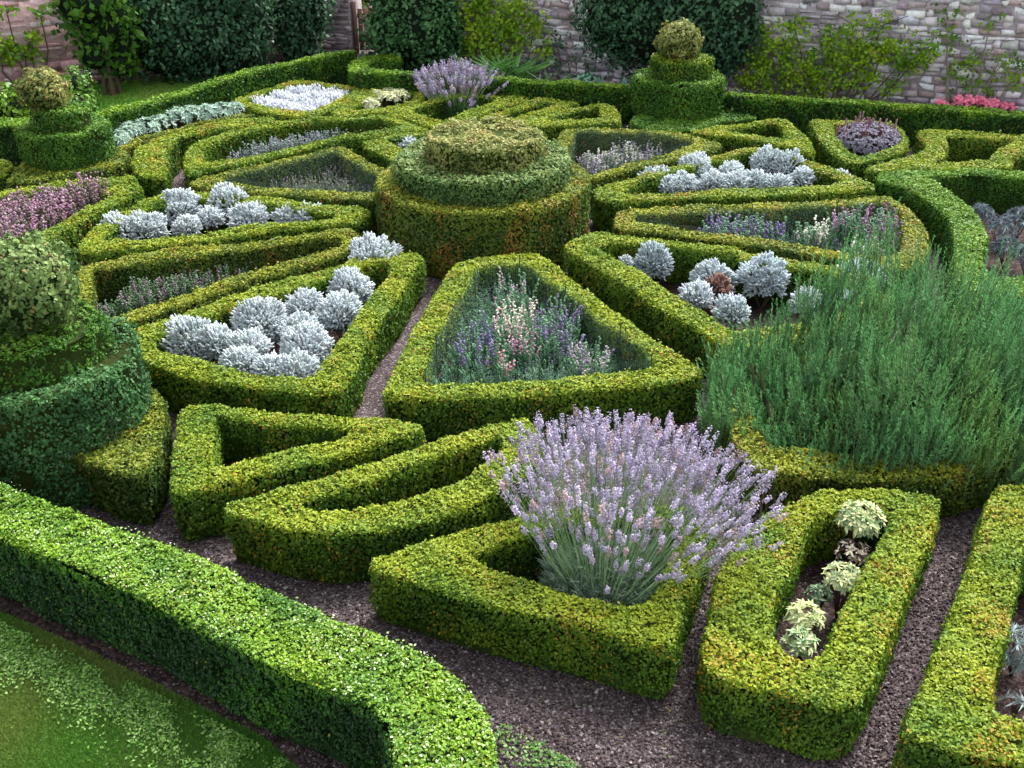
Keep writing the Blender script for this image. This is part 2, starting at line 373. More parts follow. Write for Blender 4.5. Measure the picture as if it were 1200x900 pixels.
hedge('upright U shaped box hedge with a row of variegated sages inside, in the right foreground',
      [(822, 760), (830, 787), (867, 803), (917, 813), (967, 827), (1000, 829), (1020, 803), (1033, 767), (1047, 733), (1078, 657), (1097, 617), (1102, 587), (1093, 578), (1033, 573), (960, 573), (933, 587), (900, 604), (867, 632), (840, 675), (837, 710)],
      [(907, 750), (930, 770), (947, 773), (965, 762), (973, 752), (987, 713), (1017, 660), (1033, 630), (1043, 607), (1033, 600), (977, 600), (957, 607), (943, 616), (938, 640), (930, 665), (907, 700)], pal='lime', tip=(.76, .34), scorch=(.12, .10), seed=6)
hedge('broad box hedge cut off by the right edge, with scorched orange patches',
      [(1057, 862), (1066, 835), (1093, 777), (1120, 700), (1140, 650), (1157, 590), (1167, 568), (1200, 566), (1345, 570), (1365, 900), (1200, 897), (1150, 888), (1100, 877)],
      [(1160, 830), (1183, 840), (1205, 847), (1300, 850), (1295, 640), (1205, 640), (1198, 657), (1183, 733), (1167, 787)], pal='lime', tip=(.76, .34), scorch=(.20, .10), seed=7)
hedge('uneven box hedge in front of the tall rosemary, woody and thin at its left foot',
      [(862, 520), (850, 480), (866, 438), (900, 417), (1200, 408), (1330, 415), (1350, 520), (1197, 535), (1133, 552), (1083, 562), (1000, 561), (883, 549)],
      [(882, 478), (905, 436), (1200, 426), (1300, 434), (1310, 500), (1190, 513), (1127, 523), (1067, 533), (987, 530), (908, 524), (890, 508)], pal='mixed', tip=(.70, .36), scorch=(.06, .08), lump=1.1, seed=8, h=.38)
hedge('trapezoid box hedge around the netted flower bed in the middle foreground',
      [(448, 464), (451, 452), (477, 400), (510, 343), (533, 308), (560, 301), (587, 300), (630, 298), (640, 304), (667, 323), (700, 350), (733, 373), (767, 397), (797, 416), (823, 431), (822, 442), (767, 450), (700, 456), (600, 465), (520, 468)],
      [(495, 449), (567, 451), (633, 447), (717, 437), (767, 429), (758, 412), (730, 392), (700, 374), (666, 346), (620, 314), (610, 310), (560, 312), (553, 327), (527, 367), (507, 405)], pal='lime', tip=(.78, .30), scorch=(.10, .07), seed=9)
hedge('thick wedge box hedge holding the nearest silver cotton lavenders, left of the narrow path',
      [(142, 392), (200, 372), (232, 360), (300, 336), (360, 319), (398, 309), (430, 297), (464, 292), (490, 297), (497, 304), (482, 322), (472, 342), (452, 368), (430, 396), (422, 420), (408, 446), (398, 458), (360, 459), (320, 457), (260, 449), (216, 440), (176, 427), (150, 408)],
      [(180, 398), (220, 382), (260, 364), (320, 346), (358, 335), (402, 320), (440, 308), (458, 308), (456, 322), (440, 340), (420, 368), (396, 400), (368, 440), (358, 444), (330, 442), (292, 437), (260, 428), (220, 418), (185, 410)], pal='lime', seed=10)
hedge('long narrow wedge box hedge on the left with bare stems showing inside its far arm',
      [(90, 312), (160, 298), (238, 288), (300, 282), (380, 272), (408, 268), (420, 274), (430, 284), (400, 298), (340, 317), (300, 326), (260, 342), (200, 362), (130, 384), (95, 395), (80, 350)],
      [(108, 316), (160, 311), (238, 299), (300, 290), (370, 279), (400, 277), (402, 287), (340, 306), (300, 318), (260, 328), (200, 350), (120, 374), (105, 375)], pal='mixed', tip=(.74, .28), scorch=(.05, .10), seed=11)
hedge('triangular box hedge around the upper left group of silver cotton lavenders',
      [(88, 292), (110, 266), (140, 250), (170, 234), (203, 223), (240, 224), (260, 226), (290, 229), (340, 235), (390, 240), (430, 244), (434, 250), (418, 262), (380, 264), (320, 270), (260, 280), (200, 287), (160, 292), (110, 297)],
      [(120, 284), (180, 280), (240, 272), (280, 266), (340, 260), (390, 256), (392, 252), (340, 243), (290, 238), (240, 233), (205, 232), (175, 244), (140, 264), (120, 277)], pal='lime', scorch=(.08, .05), seed=12)
hedge('kite shaped box hedge around a netted bed, left of the round tiered centrepiece',
      [(221, 214), (236, 208), (260, 204), (300, 193), (340, 184), (370, 178), (392, 172), (402, 171), (430, 188), (460, 202), (475, 212), (478, 228), (440, 235), (360, 231), (300, 226), (260, 221), (228, 219)],
      [(262, 208), (320, 195), (370, 183), (394, 178), (420, 193), (440, 206), (458, 217), (456, 225), (440, 226), (380, 223), (320, 220), (266, 213)], pal='mixed', tip=(.66, .24), seed=13)
hedge('leaf shaped box hedge ring beyond the left kite shaped bed, few grey plants inside',
      [(216, 188), (218, 178), (222, 172), (240, 162), (270, 152), (320, 144), (370, 138), (440, 136), (455, 136), (470, 140), (490, 146), (504, 153), (470, 156), (440, 160), (400, 164), (340, 179), (280, 192), (240, 200), (222, 205), (217, 198)],
      [(239, 189), (238, 178), (246, 169), (270, 160), (320, 149), (370, 142), (440, 140), (452, 141), (472, 147), (460, 150), (400, 159), (340, 172), (290, 183), (256, 190)], pal='lime', tip=(.60, .30), seed=14)
hedge('solid curved box hedge sweeping like an arc from the left corner path to the back',
      [(152, 190), (158, 202), (170, 208), (194, 208), (195, 195), (196, 178), (210, 162), (240, 155), (290, 147), (326, 141), (320, 138), (280, 138), (240, 146), (205, 155), (180, 162), (160, 174)], pal='lime', tip=(.74, .30), scorch=(.12, .08), seed=15)
hedge('thin straight box hedge between the left topiary bed and the pink heather', [(-60, 236), (0, 223), (60, 214), (112, 208), (152, 205), (160, 208), (158, 214), (120, 217), (60, 222), (0, 231), (-60, 244)], pal='lime', scorch=(.10, .08), seed=16)
hedge('pointed box hedge around the pink flowering heather at the left edge',
      [(-60, 250), (0, 237), (60, 230), (100, 224), (130, 218), (163, 216), (168, 221), (150, 232), (120, 246), (80, 268), (40, 292), (0, 318), (-60, 350)],
      [(-40, 262), (0, 246), (60, 237), (110, 229), (138, 225), (118, 235), (80, 255), (40, 277), (0, 300), (-40, 325)], pal='lime', tip=(.66, .28), seed=17)
hedge('low solid box hedge bed under the back left tiered topiary', [(6, 213), (20, 196), (40, 180), (60, 170), (120, 168), (147, 176), (150, 182), (145, 192), (128, 197), (90, 205), (40, 213)], pal='mixed', tip=(.55, .3), scorch=(.08, .06), seed=18)
hedge('short end of a box hedge cut by the left edge, beside the back left topiary', [(-60, 190), (0, 187), (13, 189), (15, 195), (5, 206), (-60, 215)], pal='lime', seed=19)
hedge('narrow box hedge edging the grey green silver border at the back left', [(128, 175), (160, 163), (210, 148), (250, 140), (285, 132), (298, 134), (298, 137), (280, 138), (240, 144), (205, 153), (175, 162), (155, 172), (135, 178)], h=.33, pal='mixed', tip=(.62, .3), seed=20)
hedge('dark bed hedge under the near left tiered topiary, its point facing the gravel path', [(178, 452), (192, 465), (192, 500), (183, 535), (168, 560), (127, 552), (90, 535), (0, 505), (-60, 485), (-60, 420), (60, 400), (150, 420)], h=.42, pal='mixed', tip=(.56, .22), scorch=(.04, .10), seed=21)
hedge('diamond shaped box hedge full of silver white dusty miller at the back left',
      [(272, 117), (300, 108), (340, 95), (355, 94), (370, 96), (420, 100), (444, 103), (440, 107), (426, 112), (408, 121), (386, 130), (368, 137), (340, 137), (310, 132), (286, 125)],
      [(288, 118), (305, 111), (343, 99), (370, 99), (414, 106), (400, 113), (380, 125), (362, 131), (340, 129), (310, 124), (290, 120)], h=.3, pal='lime', tip=(.78, .4), scorch=(.25, .15), seed=22)
hedge('rounded box hedge around the cream variegated plants at the back',
      [(386, 133), (402, 122), (425, 112), (450, 104), (475, 102), (490, 104), (497, 110), (496, 118), (480, 125), (455, 131), (420, 135), (395, 136)],
      [(412, 128), (430, 117), (455, 109), (478, 107), (487, 111), (482, 117), (460, 124), (430, 129)], h=.3, pal='lime', tip=(.74, .4), scorch=(.12, .1), seed=23)
hedge('V shaped box hedge around the distant pale lavender at the back',
      [(448, 134), (470, 128), (490, 121), (520, 112), (560, 108), (590, 110), (619, 114), (620, 118), (600, 123), (570, 132), (540, 146), (528, 151), (510, 150), (480, 141), (452, 136)],
      [(482, 130), (500, 123), (525, 116), (560, 113), (583, 116), (574, 121), (550, 129), (528, 137), (518, 141), (505, 138)], h=.33, pal='lime', scorch=(.10, .05), seed=24)
hedge('slender double armed box hedge pointing left, right of the distant lavender',
      [(540, 147), (570, 135), (600, 125), (626, 117), (646, 116), (678, 119), (679, 121), (660, 129), (620, 138), (600, 143), (560, 151), (543, 151)],
      [(560, 146), (576, 139), (602, 130), (645, 121), (652, 122), (625, 131), (600, 138), (575, 144)], h=.33, pal='lime', scorch=(.08, .04), seed=25)
hedge('triangular box hedge with an empty dark bed just beyond the round centrepiece',
      [(588, 149), (630, 137), (680, 125), (704, 121), (720, 124), (727, 134), (728, 144), (660, 147), (620, 149), (595, 151)],
      [(640, 140), (680, 129), (703, 126), (704, 138), (680, 140)], h=.36, pal='lime', scorch=(.06, .04), seed=26)
hedge('box hedge behind the round centrepiece, holding two small silver cushions',
      [(425, 166), (460, 158), (520, 153), (590, 150), (632, 152), (645, 170), (640, 200), (500, 205), (465, 191), (445, 180), (427, 172)],
      [(452, 164), (480, 160), (540, 156), (610, 155), (622, 160), (600, 185), (500, 190), (482, 180), (462, 170)], pal='lime', scorch=(.08, .04), seed=27)
hedge('teardrop box hedge around the netted bed right behind the centrepiece, below the back topiary',
      [(659, 152), (700, 151), (728, 151), (780, 154), (820, 160), (846, 167), (845, 173), (820, 181), (780, 190), (730, 201), (700, 210), (685, 213), (668, 205), (650, 190), (648, 172)],
      [(674, 155), (728, 155), (780, 159), (812, 165), (815, 169), (780, 180), (730, 192), (690, 206), (676, 200), (664, 180)], pal='mixed', tip=(.72, .30), seed=28)
hedge('long triangular box hedge full of silver cotton lavenders in the upper right',
      [(694, 222), (710, 217), (748, 207), (780, 197), (820, 187), (860, 176), (876, 172), (895, 173), (930, 182), (970, 195), (1000, 206), (1026, 218), (1022, 222), (960, 227), (900, 229), (860, 230), (800, 232), (724, 238), (700, 234)],
      [(728, 227), (748, 214), (785, 203), (830, 190), (870, 180), (890, 179), (925, 187), (960, 200), (990, 212), (960, 218), (880, 220), (800, 224), (740, 228)], pal='lime', scorch=(.12, .03), seed=29)
hedge('long rounded box hedge around the purple, white and magenta flowers on the right',
      [(719, 262), (724, 245), (780, 242), (860, 240), (880, 238), (980, 233), (1025, 229), (1042, 231), (1062, 241), (1080, 258), (1088, 274), (1088, 295), (1075, 315), (1040, 316), (1000, 306), (940, 297), (880, 287), (800, 276), (760, 272), (722, 268)],
      [(743, 251), (800, 250), (880, 246), (980, 241), (1030, 238), (1048, 242), (1056, 252), (1058, 270), (1056, 296), (1040, 302), (1000, 297), (940, 288), (880, 278), (800, 268), (745, 259)], pal='mixed', tip=(.72, .34), scorch=(.09, .07), seed=30)
hedge('wedge box hedge between the centrepiece and the rosemary, with gappy silver bushes inside',
      [(664, 286), (692, 274), (710, 272), (760, 278), (860, 290), (880, 298), (990, 312), (1012, 322), (1040, 345), (1030, 366), (945, 400), (870, 412), (850, 406), (836, 398), (800, 376), (760, 352), (720, 326), (680, 304), (662, 290)],
      [(698, 290), (720, 284), (760, 286), (860, 298), (880, 308), (976, 320), (1000, 335), (1005, 352), (935, 380), (862, 388), (850, 383), (820, 362), (780, 338), (740, 314)], pal='lime', tip=(.68, .34), seed=31)
hedge('small triangular box hedge with an empty bed, right below the back topiary',
      [(808, 153), (846, 148), (890, 142), (910, 139), (925, 142), (938, 154), (950, 166), (955, 176), (952, 180), (920, 171), (870, 162), (835, 158)],
      [(850, 153), (890, 146), (908, 144), (917, 150), (922, 162), (900, 160), (870, 156)], pal='lime', scorch=(.10, .03), seed=32)
hedge('low dark triangular hedge bed under the back topiary', [(742, 136), (760, 130), (854, 130), (887, 135), (885, 139), (850, 143), (820, 150), (790, 154), (760, 152), (738, 145)], h=.34, pal='green', tip=(.5, .3), seed=33)
hedge('shield shaped box hedge around the purple sage at the upper right',
      [(948, 143), (958, 140), (978, 141), (1010, 142), (1045, 145), (1058, 152), (1064, 162), (1064, 173), (1050, 181), (1030, 187), (1005, 192), (990, 189), (972, 176), (958, 160)],
      [(976, 146), (1010, 147), (1042, 150), (1052, 158), (1054, 167), (1045, 173), (1025, 180), (1006, 183), (992, 175), (980, 160)], pal='lime', tip=(.6, .28), seed=34)
hedge('angular box hedge with a dark empty bed at the far right, behind the curved hedge',
      [(1075, 153), (1090, 151), (1140, 153), (1200, 158), (1260, 164), (1260, 178), (1205, 178), (1188, 186), (1186, 198), (1140, 199), (1080, 199), (1040, 200), (1018, 202), (1014, 197), (1040, 190), (1072, 182), (1086, 172), (1078, 162)],
      [(1108, 160), (1140, 161), (1190, 165), (1170, 174), (1158, 188), (1120, 189), (1095, 190), (1106, 183), (1111, 172)], pal='lime', tip=(.74, .34), scorch=(.10, .08), seed=35)
hedge('big curved box hedge sweeping down to the rosemary at the right edge',
      [(1026, 205), (1034, 201), (1080, 199), (1140, 197), (1200, 200), (1300, 208), (1330, 260), (1300, 345), (1150, 350), (1118, 330), (1120, 300), (1118, 276), (1112, 255), (1098, 242), (1078, 230), (1056, 218), (1030, 212)],
      [(1086, 207), (1140, 204), (1200, 209), (1280, 216), (1300, 260), (1280, 325), (1160, 325), (1150, 300), (1157, 280), (1153, 262), (1140, 244), (1112, 224)], h=.44, pal='green', tip=(.80, .30), scorch=(.05, .02), seed=36)
# boundary hedges at the back
hedge('dark faced boundary hedge cut by the left edge, behind the back left topiary', [(-160, 136), (0, 139), (60, 138), (62, 146), (0, 148), (-160, 146)], h=.55, pal='fresh', tip=(.75, .0), scorch=(.01, .0), seed=37, group='tall boundary hedges', name='boundary_hedge', leaf=1.1)
hedge('bright green boundary hedge running diagonally from the left topiary up to the wooden gate', [(60, 146), (104, 134), (160, 120), (200, 108), (240, 96), (280, 84), (320, 75), (360, 67), (390, 61), (415, 58), (419, 60), (402, 63), (360, 70), (280, 90), (240, 102), (200, 115), (160, 127), (103, 140), (64, 152)], h=.55, pal='fresh', tip=(.78, .34), scorch=(.02, .01), seed=38, group='tall boundary hedges', name='boundary_hedge', leaf=1.1)
hedge('long back boundary hedge that curls round at the gate and runs along the stone wall', [(407, 77), (412, 71), (428, 66), (450, 64), (470, 66), (470, 70), (445, 70), (432, 74), (432, 80), (460, 83), (520, 86), (600, 91), (680, 96), (744, 100), (850, 108), (920, 113), (1020, 118), (1080, 122), (1200, 130), (1400, 145), (1400, 154), (1200, 137), (1080, 127), (1020, 123), (920, 117), (848, 112), (744, 103), (680, 100), (600, 95), (520, 90), (460, 87), (420, 85), (408, 82)], h=.55, pal='fresh', tip=(.74, .26), scorch=(.03, .05), seed=39, group='tall boundary hedges', name='boundary_hedge', leaf=1.1)

# soil of all beds
sv, sf = [], []
for q in SOIL:
    t = tessellate_polygon([[Vector((*p, 0)) for p in q]]); o = len(sv); sv += [(p[0], p[1], .006) for p in q]; sf += [tuple(o + i for i in f) for f in t]
me = bpy.data.meshes.new('bed_soil'); me.from_pydata(sv, [], sf); me.update()
for p in me.polygons:
    if p.normal.z < 0: p.flip()
me.materials.append(M_SOIL); o = bpy.data.objects.new('bed_soil', me); COL.objects.link(o); o['kind'] = 'structure'

# pale clippings lying on the flat top of the front hedge
q = PP(front, .55)[:, :2]; tr = np.array(tessellate_polygon([[Vector((*p, 0)) for p in q]])); a, b_, c = q[tr[:, 0]], q[tr[:, 1]], q[tr[:, 2]]
ar = .5 * np.abs((b_ - a)[:, 0] * (c - a)[:, 1] - (b_ - a)[:, 1] * (c - a)[:, 0]); n = 5200; ti = rng.choice(len(ar), n, p=ar / ar.sum()); u, v = rng.random(n), rng.random(n); f = u + v > 1; u[f], v[f] = 1 - u[f], 1 - v[f]
p = np.hstack([a[ti] + u[:, None] * (b_ - a)[ti] + v[:, None] * (c - a)[ti], rng.uniform(.56, .585, (n, 1))]); p = p[noise3(p, 1.6, 77) + rng.normal(0, .4, n) > -.15]; z = unit(rng.normal(0, .5, p.shape) + [0, 0, 1]); X, Y = frames(z); s = rng.uniform(.008, .020, (len(p), 1)); mb = MB()
mb.inst(LEAF_V, LEAF_F, p, X * s, Y * s, z * s, np.array([(.42, .52, .26), (.30, .46, .14), (.52, .58, .38), (.20, .40, .08)])[rng.integers(0, 4, len(p))]); tag(mb.build('hedge_clippings', M_GLOSS), kind='stuff')

# ================================================================== TOPIARY AND CENTREPIECE
def circle(cx, cy, r, n=28): a = np.linspace(0, 2 * np.pi, n, endpoint=False); return np.stack([cx + r * np.cos(a), cy + r * np.sin(a)], 1)
def tier(root, name, cx, cy, r, z0, z1, **kw):
    loc = np.array(root.location); mb = hedge_mesh(circle(cx, cy, r), None, z1, z0=z0, round_=.02, **kw)
    o = mb.build(name, [kw.get('mt', M_LEAF) if False else M_LEAF, M_CORE]); o.parent = root; o.location = [-q for q in loc]
    return o
def blob_leaves(mb, c, rad, n, s, pal, tip, seed, scorch=.03, shell=.16, flat=1.0, jit=.55):
    d = unit(rng.normal(size=(n, 3))); k = 1 + shell * noise3(d * 1.0 + seed, 1.3, seed) * .8 - shell * rng.random(n) ** 2
    p = np.array(c) + d * np.array(rad) * k[:, None]; nn = unit(d + rng.normal(0, jit, d.shape)); X, Y = frames(nn); sz = s * rng.uniform(.7, 1.4, (n, 1))
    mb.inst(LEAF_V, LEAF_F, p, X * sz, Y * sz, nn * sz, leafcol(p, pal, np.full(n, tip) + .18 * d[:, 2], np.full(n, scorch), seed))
def uv_blob(mb, c, rad, col, m=1, k=.86, nu=14, nv=9):
    u = np.linspace(0, 2 * np.pi, nu, endpoint=False); v = np.linspace(.02, np.pi - .02, nv); U, V = np.meshgrid(u, v)
    p = np.stack([np.cos(U) * np.sin(V), np.sin(U) * np.sin(V), np.cos(V)], -1).reshape(-1, 3)
    F = [(i * nu + j, i * nu + (j + 1) % nu, (i + 1) * nu + (j + 1) % nu, (i + 1) * nu + j) for i in range(nv - 1) for j in range(nu)]
    mb.add(np.array(c) + p * np.array(rad) * k, F, col, m)
def tube(mb, pts, r0, r1, col, m=0, n=6):
    pts = np.array(pts, float); rings = []
    for i, p in enumerate(pts):
        d = unit((pts[min(i + 1, len(pts) - 1)] - pts[max(i - 1, 0)])[None])[0]; x = unit(np.cross(d, [.3, .9, .2])[None])[0]; y = np.cross(d, x); r = r0 + (r1 - r0) * i / (len(pts) - 1)
        a = np.linspace(0, 2 * np.pi, n, endpoint=False); rings.append(p + r * (np.cos(a)[:, None] * x + np.sin(a)[:, None] * y))
    F = [(i * n + j, i * n + (j + 1) % n, (i + 1) * n + (j + 1) % n, (i + 1) * n + j) for i in range(len(pts) - 1) for j in range(n)]
    mb.add(np.concatenate(rings), F, col, m)

cx, cy = P(568, 242, .5)[0], 10.62; cx = -.31
t = thing('round_tiered_hedge', (cx, cy, 0), 'large round three tiered hedge centrepiece in the middle of the knot garden', 'topiary')
tier(t, 'lower_tier', cx, cy, 1.14, 0, .73, pal='mixed', tip=(.66, .34), scorch=(.10, .20), seed=50)
tier(t, 'middle_tier', cx, cy, .93, .68, .96, pal='pale', tip=(.68, .50), scorch=(.02, .03), seed=51, lump=1.8, leaf=1.15)
tier(t, 'top_tier', cx + .02, cy, .62, .9, 1.20, pal='tawny', tip=(.70, .52), scorch=(.12, .10), seed=52, lump=2.6, leaf=1.2)

def topiary(cpx, cy, h0, tiers, ball, pals, label, seed, leaf=1.0, lump=1.6):
    cx = (cpx - 600) / FPX * depth(np.array([0, cy, .8]))
    t = thing('tiered_topiary', (cx, cy, h0 - .05), label, 'topiary', 'tiered corner topiaries')
    mb = MB(); tube(mb, [(cx, cy, h0 - .1), (cx + .02, cy, ball[1])], .05, .03, (.12, .08, .05)); s = mb.build('stem', M_WOOD); s.parent = t; s.location = [-q for q in t.location]
    for i, (nm, r, z0, z1) in enumerate(tiers): tier(t, nm, cx + .02 * i, cy, r, z0, z1, pal=pals[i], tip=(.64, .42), scorch=(.02, .03), seed=seed + i, lump=lump, leaf=leaf)
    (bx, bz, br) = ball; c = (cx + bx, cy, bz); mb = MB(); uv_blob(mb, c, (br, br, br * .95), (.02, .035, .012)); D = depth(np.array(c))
    s = leaf * (.017 + .0019 * D); n = int(4 * math.pi * br * br / (.32 * s * s) * 2.0)
    blob_leaves(mb, c, (br, br, br * .95), n, s, pals[-1], .52, seed + 7, scorch=.05, shell=.24)
    b = mb.build('ball', [M_LEAF, M_CORE]); b.parent = t; b.location = [-q for q in t.location]
topiary(42, 6.28, .42, [('lower_tier', .70, .0, .88), ('middle_tier', .47, .80, 1.12)], (.08, 1.41, .325), ['sea', 'green', 'pale'], 'near left topiary, loose dark green ball on two round tiers beside the path', 60, leaf=1.1, lump=2.6)
topiary(74, 12.4, .40, [('lower_tier', .55, .36, .80), ('middle_tier', .34, .76, 1.02)], (-.14, 1.22, .28), ['green', 'green', 'tawny'], 'back left topiary, brownish ball on two green tiers in front of the lawn', 70, leaf=1.0)
topiary(796, 15.0, .34, [('lower_tier', .66, .30, .80), ('middle_tier', .44, .76, 1.06)], (-.03, 1.28, .30), ['green', 'lime', 'tawny'], 'back topiary with a yellowish ball, standing against the stone wall', 80, leaf=1.0)

# ================================================================== SILVER BUSHES
def silver_bush(px, py, r_px, label, bed, hs=1.0, wide=1.0, col=(.50, .56, .58), zc=.27):
    r_px *= .99; col = tuple(v * 1.0 for v in col)
    c = P(px, py, zc); D = depth(c); rx = r_px / FPX * D; rz = max(rx * .95 * hs, .10)
    t = thing('cotton_lavender_bush', (c[0], c[1], 0), label, 'shrub', bed)
    zc = max(zc, rz * .55); mb = MB(); cc = (0, 0, zc); uv_blob(mb, cc, (rx * wide, rx, rz), (.20, .22, .20), 1, k=.62)
    s = .0085 + .0009 * D; n = int(2 * math.pi * rx * rx * wide / (s * s) * .85)
    d = unit(rng.normal(size=(int(n * 1.7), 3))); d = d[d[:, 2] > -.55]
    k = .90 + .22 * noise3(d + px, .75, int(px)) + .10 * noise3(d + px, 2.0, int(px) + 1); tl = rng.normal(0, .12, 3); k = k * (1 + d @ tl); base = np.array(cc) + d * np.array([rx * wide, rx, rz]) * (k * .88)[:, None]
    Z = unit(d + np.array([0, 0, .45]) + rng.normal(0, .22, d.shape)); X, Y = frames(Z); wdt = s * rng.uniform(.55, .95, (len(d), 1)); ln = rng.uniform(.025, .058, (len(d), 1)) * (1 + .03 * D)
    C = np.array(col) * rng.uniform(.75, 1.2, (len(d), 1)) * (1 + rng.normal(0, .03, (len(d), 3)))
    finger(mb, base, X * wdt, Y * wdt, Z * ln, C)
    mb.build('foliage', [M_SILVER, M_CORE], parent=t)
    mb = MB()
    for k in range(7):
        a = rng.uniform(0, 6.28); tube(mb, [(.02 * math.cos(a), .02 * math.sin(a), 0), (.4 * rx * math.cos(a), .4 * rx * math.sin(a), zc * .5), (.8 * rx * math.cos(a), .8 * rx * math.sin(a), zc)], .008, .005, (.16, .12, .09), n=4)
    mb.build('woody_stem', M_WOOD, parent=t)
gA = 'silver cotton lavenders in the thick front left wedge'
for a in [(433, 309, 33, 'largest silver cotton lavender, rounded, at the far end of the thick front left wedge bed'),
          (410, 339, 25, 'silver cotton lavender just below the largest round one, in the front left wedge bed'),
          (358, 360, 21, 'small silver cotton lavender at the far hedge arm, left of the pair below the largest'),
          (400, 369, 26, 'silver cotton lavender touching the right hand hedge halfway down the front left wedge'),
          (305, 379, 32, 'tall round silver cotton lavender near the middle of the front left wedge'),
          (352, 388, 22, 'silver cotton lavender right of the bare soil gap in the front left wedge'),
          (361, 411, 29, 'full silver cotton lavender at the inner right corner of the front left wedge'),
          (225, 402, 29, 'leftmost silver cotton lavender of the front left wedge bed'),
          (256, 404, 22, 'silver cotton lavender second from the left in the front left wedge'),
          (293, 409, 23, 'silver cotton lavender directly in front of the tall middle one in the front left wedge'),
          (284, 425, 23, 'low silver cotton lavender on the near hedge, left of the soil gap, front left wedge'),
          (345, 437, 23, 'low spreading silver cotton lavender in the nearest corner of the front left wedge'),
          (316, 434, 18, 'small flat silver cotton lavender between the two nearest ones in the front left wedge')]:
    silver_bush(*a, gA, hs=.8 if a[1] > 420 else 1)
gB = 'silver cotton lavenders in the upper left triangle'
for a in [(141, 271, 21, 'leftmost silver cotton lavender in the upper left triangle bed', 1), (172, 268, 24, 'wide silver cotton lavender second from left in the upper left triangle', .9),
          (214, 246, 25, 'left of the two tallest silver cotton lavenders in the upper left triangle', 1.1), (270, 243, 22, 'right of the two tallest silver cotton lavenders in the upper left triangle', 1.2),
          (220, 266, 15, 'small silver cotton lavender in front of the left tall one, upper left triangle', .8), (246, 257, 14, 'small silver cotton lavender tucked between the two tallest, upper left triangle', 1),
          (293, 257, 22, 'low rounded silver cotton lavender right of the tallest pair, upper left triangle', .8), (336, 255, 17, 'flat silver cotton lavender near the right end, upper left triangle', .6), (364, 255, 16, 'rightmost flat silver cotton lavender, upper left triangle', .5)]:
    silver_bush(*a[:4], gB, hs=a[4])
gC = 'silver cotton lavenders in the long upper right triangle'
for a in [(766, 213, 18, 'leftmost pale cotton lavender of the long upper right triangle', 1), (785, 219, 13, 'low cotton lavender right beside the leftmost one, upper right triangle', .8), (815, 201, 22, 'big pale cotton lavender in the back row, left part of the upper right triangle', 1),
          (802, 216, 16, 'low cotton lavender in front of the big left one, upper right triangle', .8), (836, 215, 17, 'low front row cotton lavender in the middle left of the upper right triangle', .8), (857, 204, 14, 'small back row cotton lavender between the two big ones, upper right triangle', 1),
          (862, 216, 16, 'low front row cotton lavender in the middle of the upper right triangle', .8), (886, 215, 16, 'low front row cotton lavender under the tall greyish one, upper right triangle', .8), (896, 193, 18, 'tallest greyish cotton lavender at the apex of the upper right triangle', 1.1),
          (922, 198, 18, 'pointed cotton lavender right of the tallest one, upper right triangle', 1.2), (942, 209, 14, 'rounded cotton lavender at the right end of the group, upper right triangle', 1), (912, 217, 14, 'lowest cotton lavender near the right end of the group, upper right triangle', .7), (984, 211, 11, 'lone small cotton lavender standing apart in the right tip of the upper right triangle', 1)]:
    silver_bush(*a[:4], gC, hs=a[4], col=(.50, .57, .59))
gD = 'gappy silver bushes in the wedge before the rosemary'
for a in [(768, 311, 22, 'lone greyish silver bush with open woody base, left in the wedge by the centrepiece', 1.15, (.38, .45, .48)), (733, 313, 7, 'tiny silver seedling left of the lone greyish bush', 1, (.45, .5, .52)), (834, 326, 24, 'silver bush beside a browned patch, middle of the wedge before the rosemary', 1, (.46, .53, .56)),
          (819, 351, 18, 'round silver bush lowest left of the browned patch', 1, (.50, .56, .6)), (896, 329, 27, 'large silver bush behind the rosemary tips at the middle', 1.1, (.5, .58, .62)), (860, 368, 19, 'silver bush half hidden at the left foot of the rosemary', 1, (.48, .55, .58)),
          (944, 356, 17, 'silver bush between rosemary spires, right of the large middle one', 1, (.46, .50, .56)), (1004, 332, 26, 'broad silver bush at the right end of the wedge, behind the rosemary tips', .9, (.5, .58, .62)), (988, 356, 16, 'small silver bush below the broad right one', .8, (.48, .54, .58))]:
    silver_bush(*a[:4], gD, hs=a[4], col=a[5])
for a in [(482, 172, 14, 'left silver cushion behind the centrepiece'), (538, 159, 14, 'right silver cushion behind the centrepiece'), (592, 158, 8, 'smallest silver cushion behind the centrepiece, farthest right')]:
    silver_bush(*a, 'silver cushions behind the centrepiece', hs=.9)
# browned dead patch
t = P(838, 332, .3); mb = MB(); n = 260; d = unit(rng.normal(size=(n, 3))); p = np.array([0, 0, .26]) + d * [.09, .08, .14]; Z = unit(d + [0, 0, .5]); X, Y = frames(Z)
finger(mb, p, X * .012, Y * .012, Z * .06, np.array([.24, .14, .11]) * rng.uniform(.6, 1.3, (n, 1))); o = mb.build('withered_shrub', M_SILVER); o.location = (t[0], t[1] - .12, 0)
tag(o, 'reddish brown withered clump among the silver bushes before the rosemary', 'shrub')

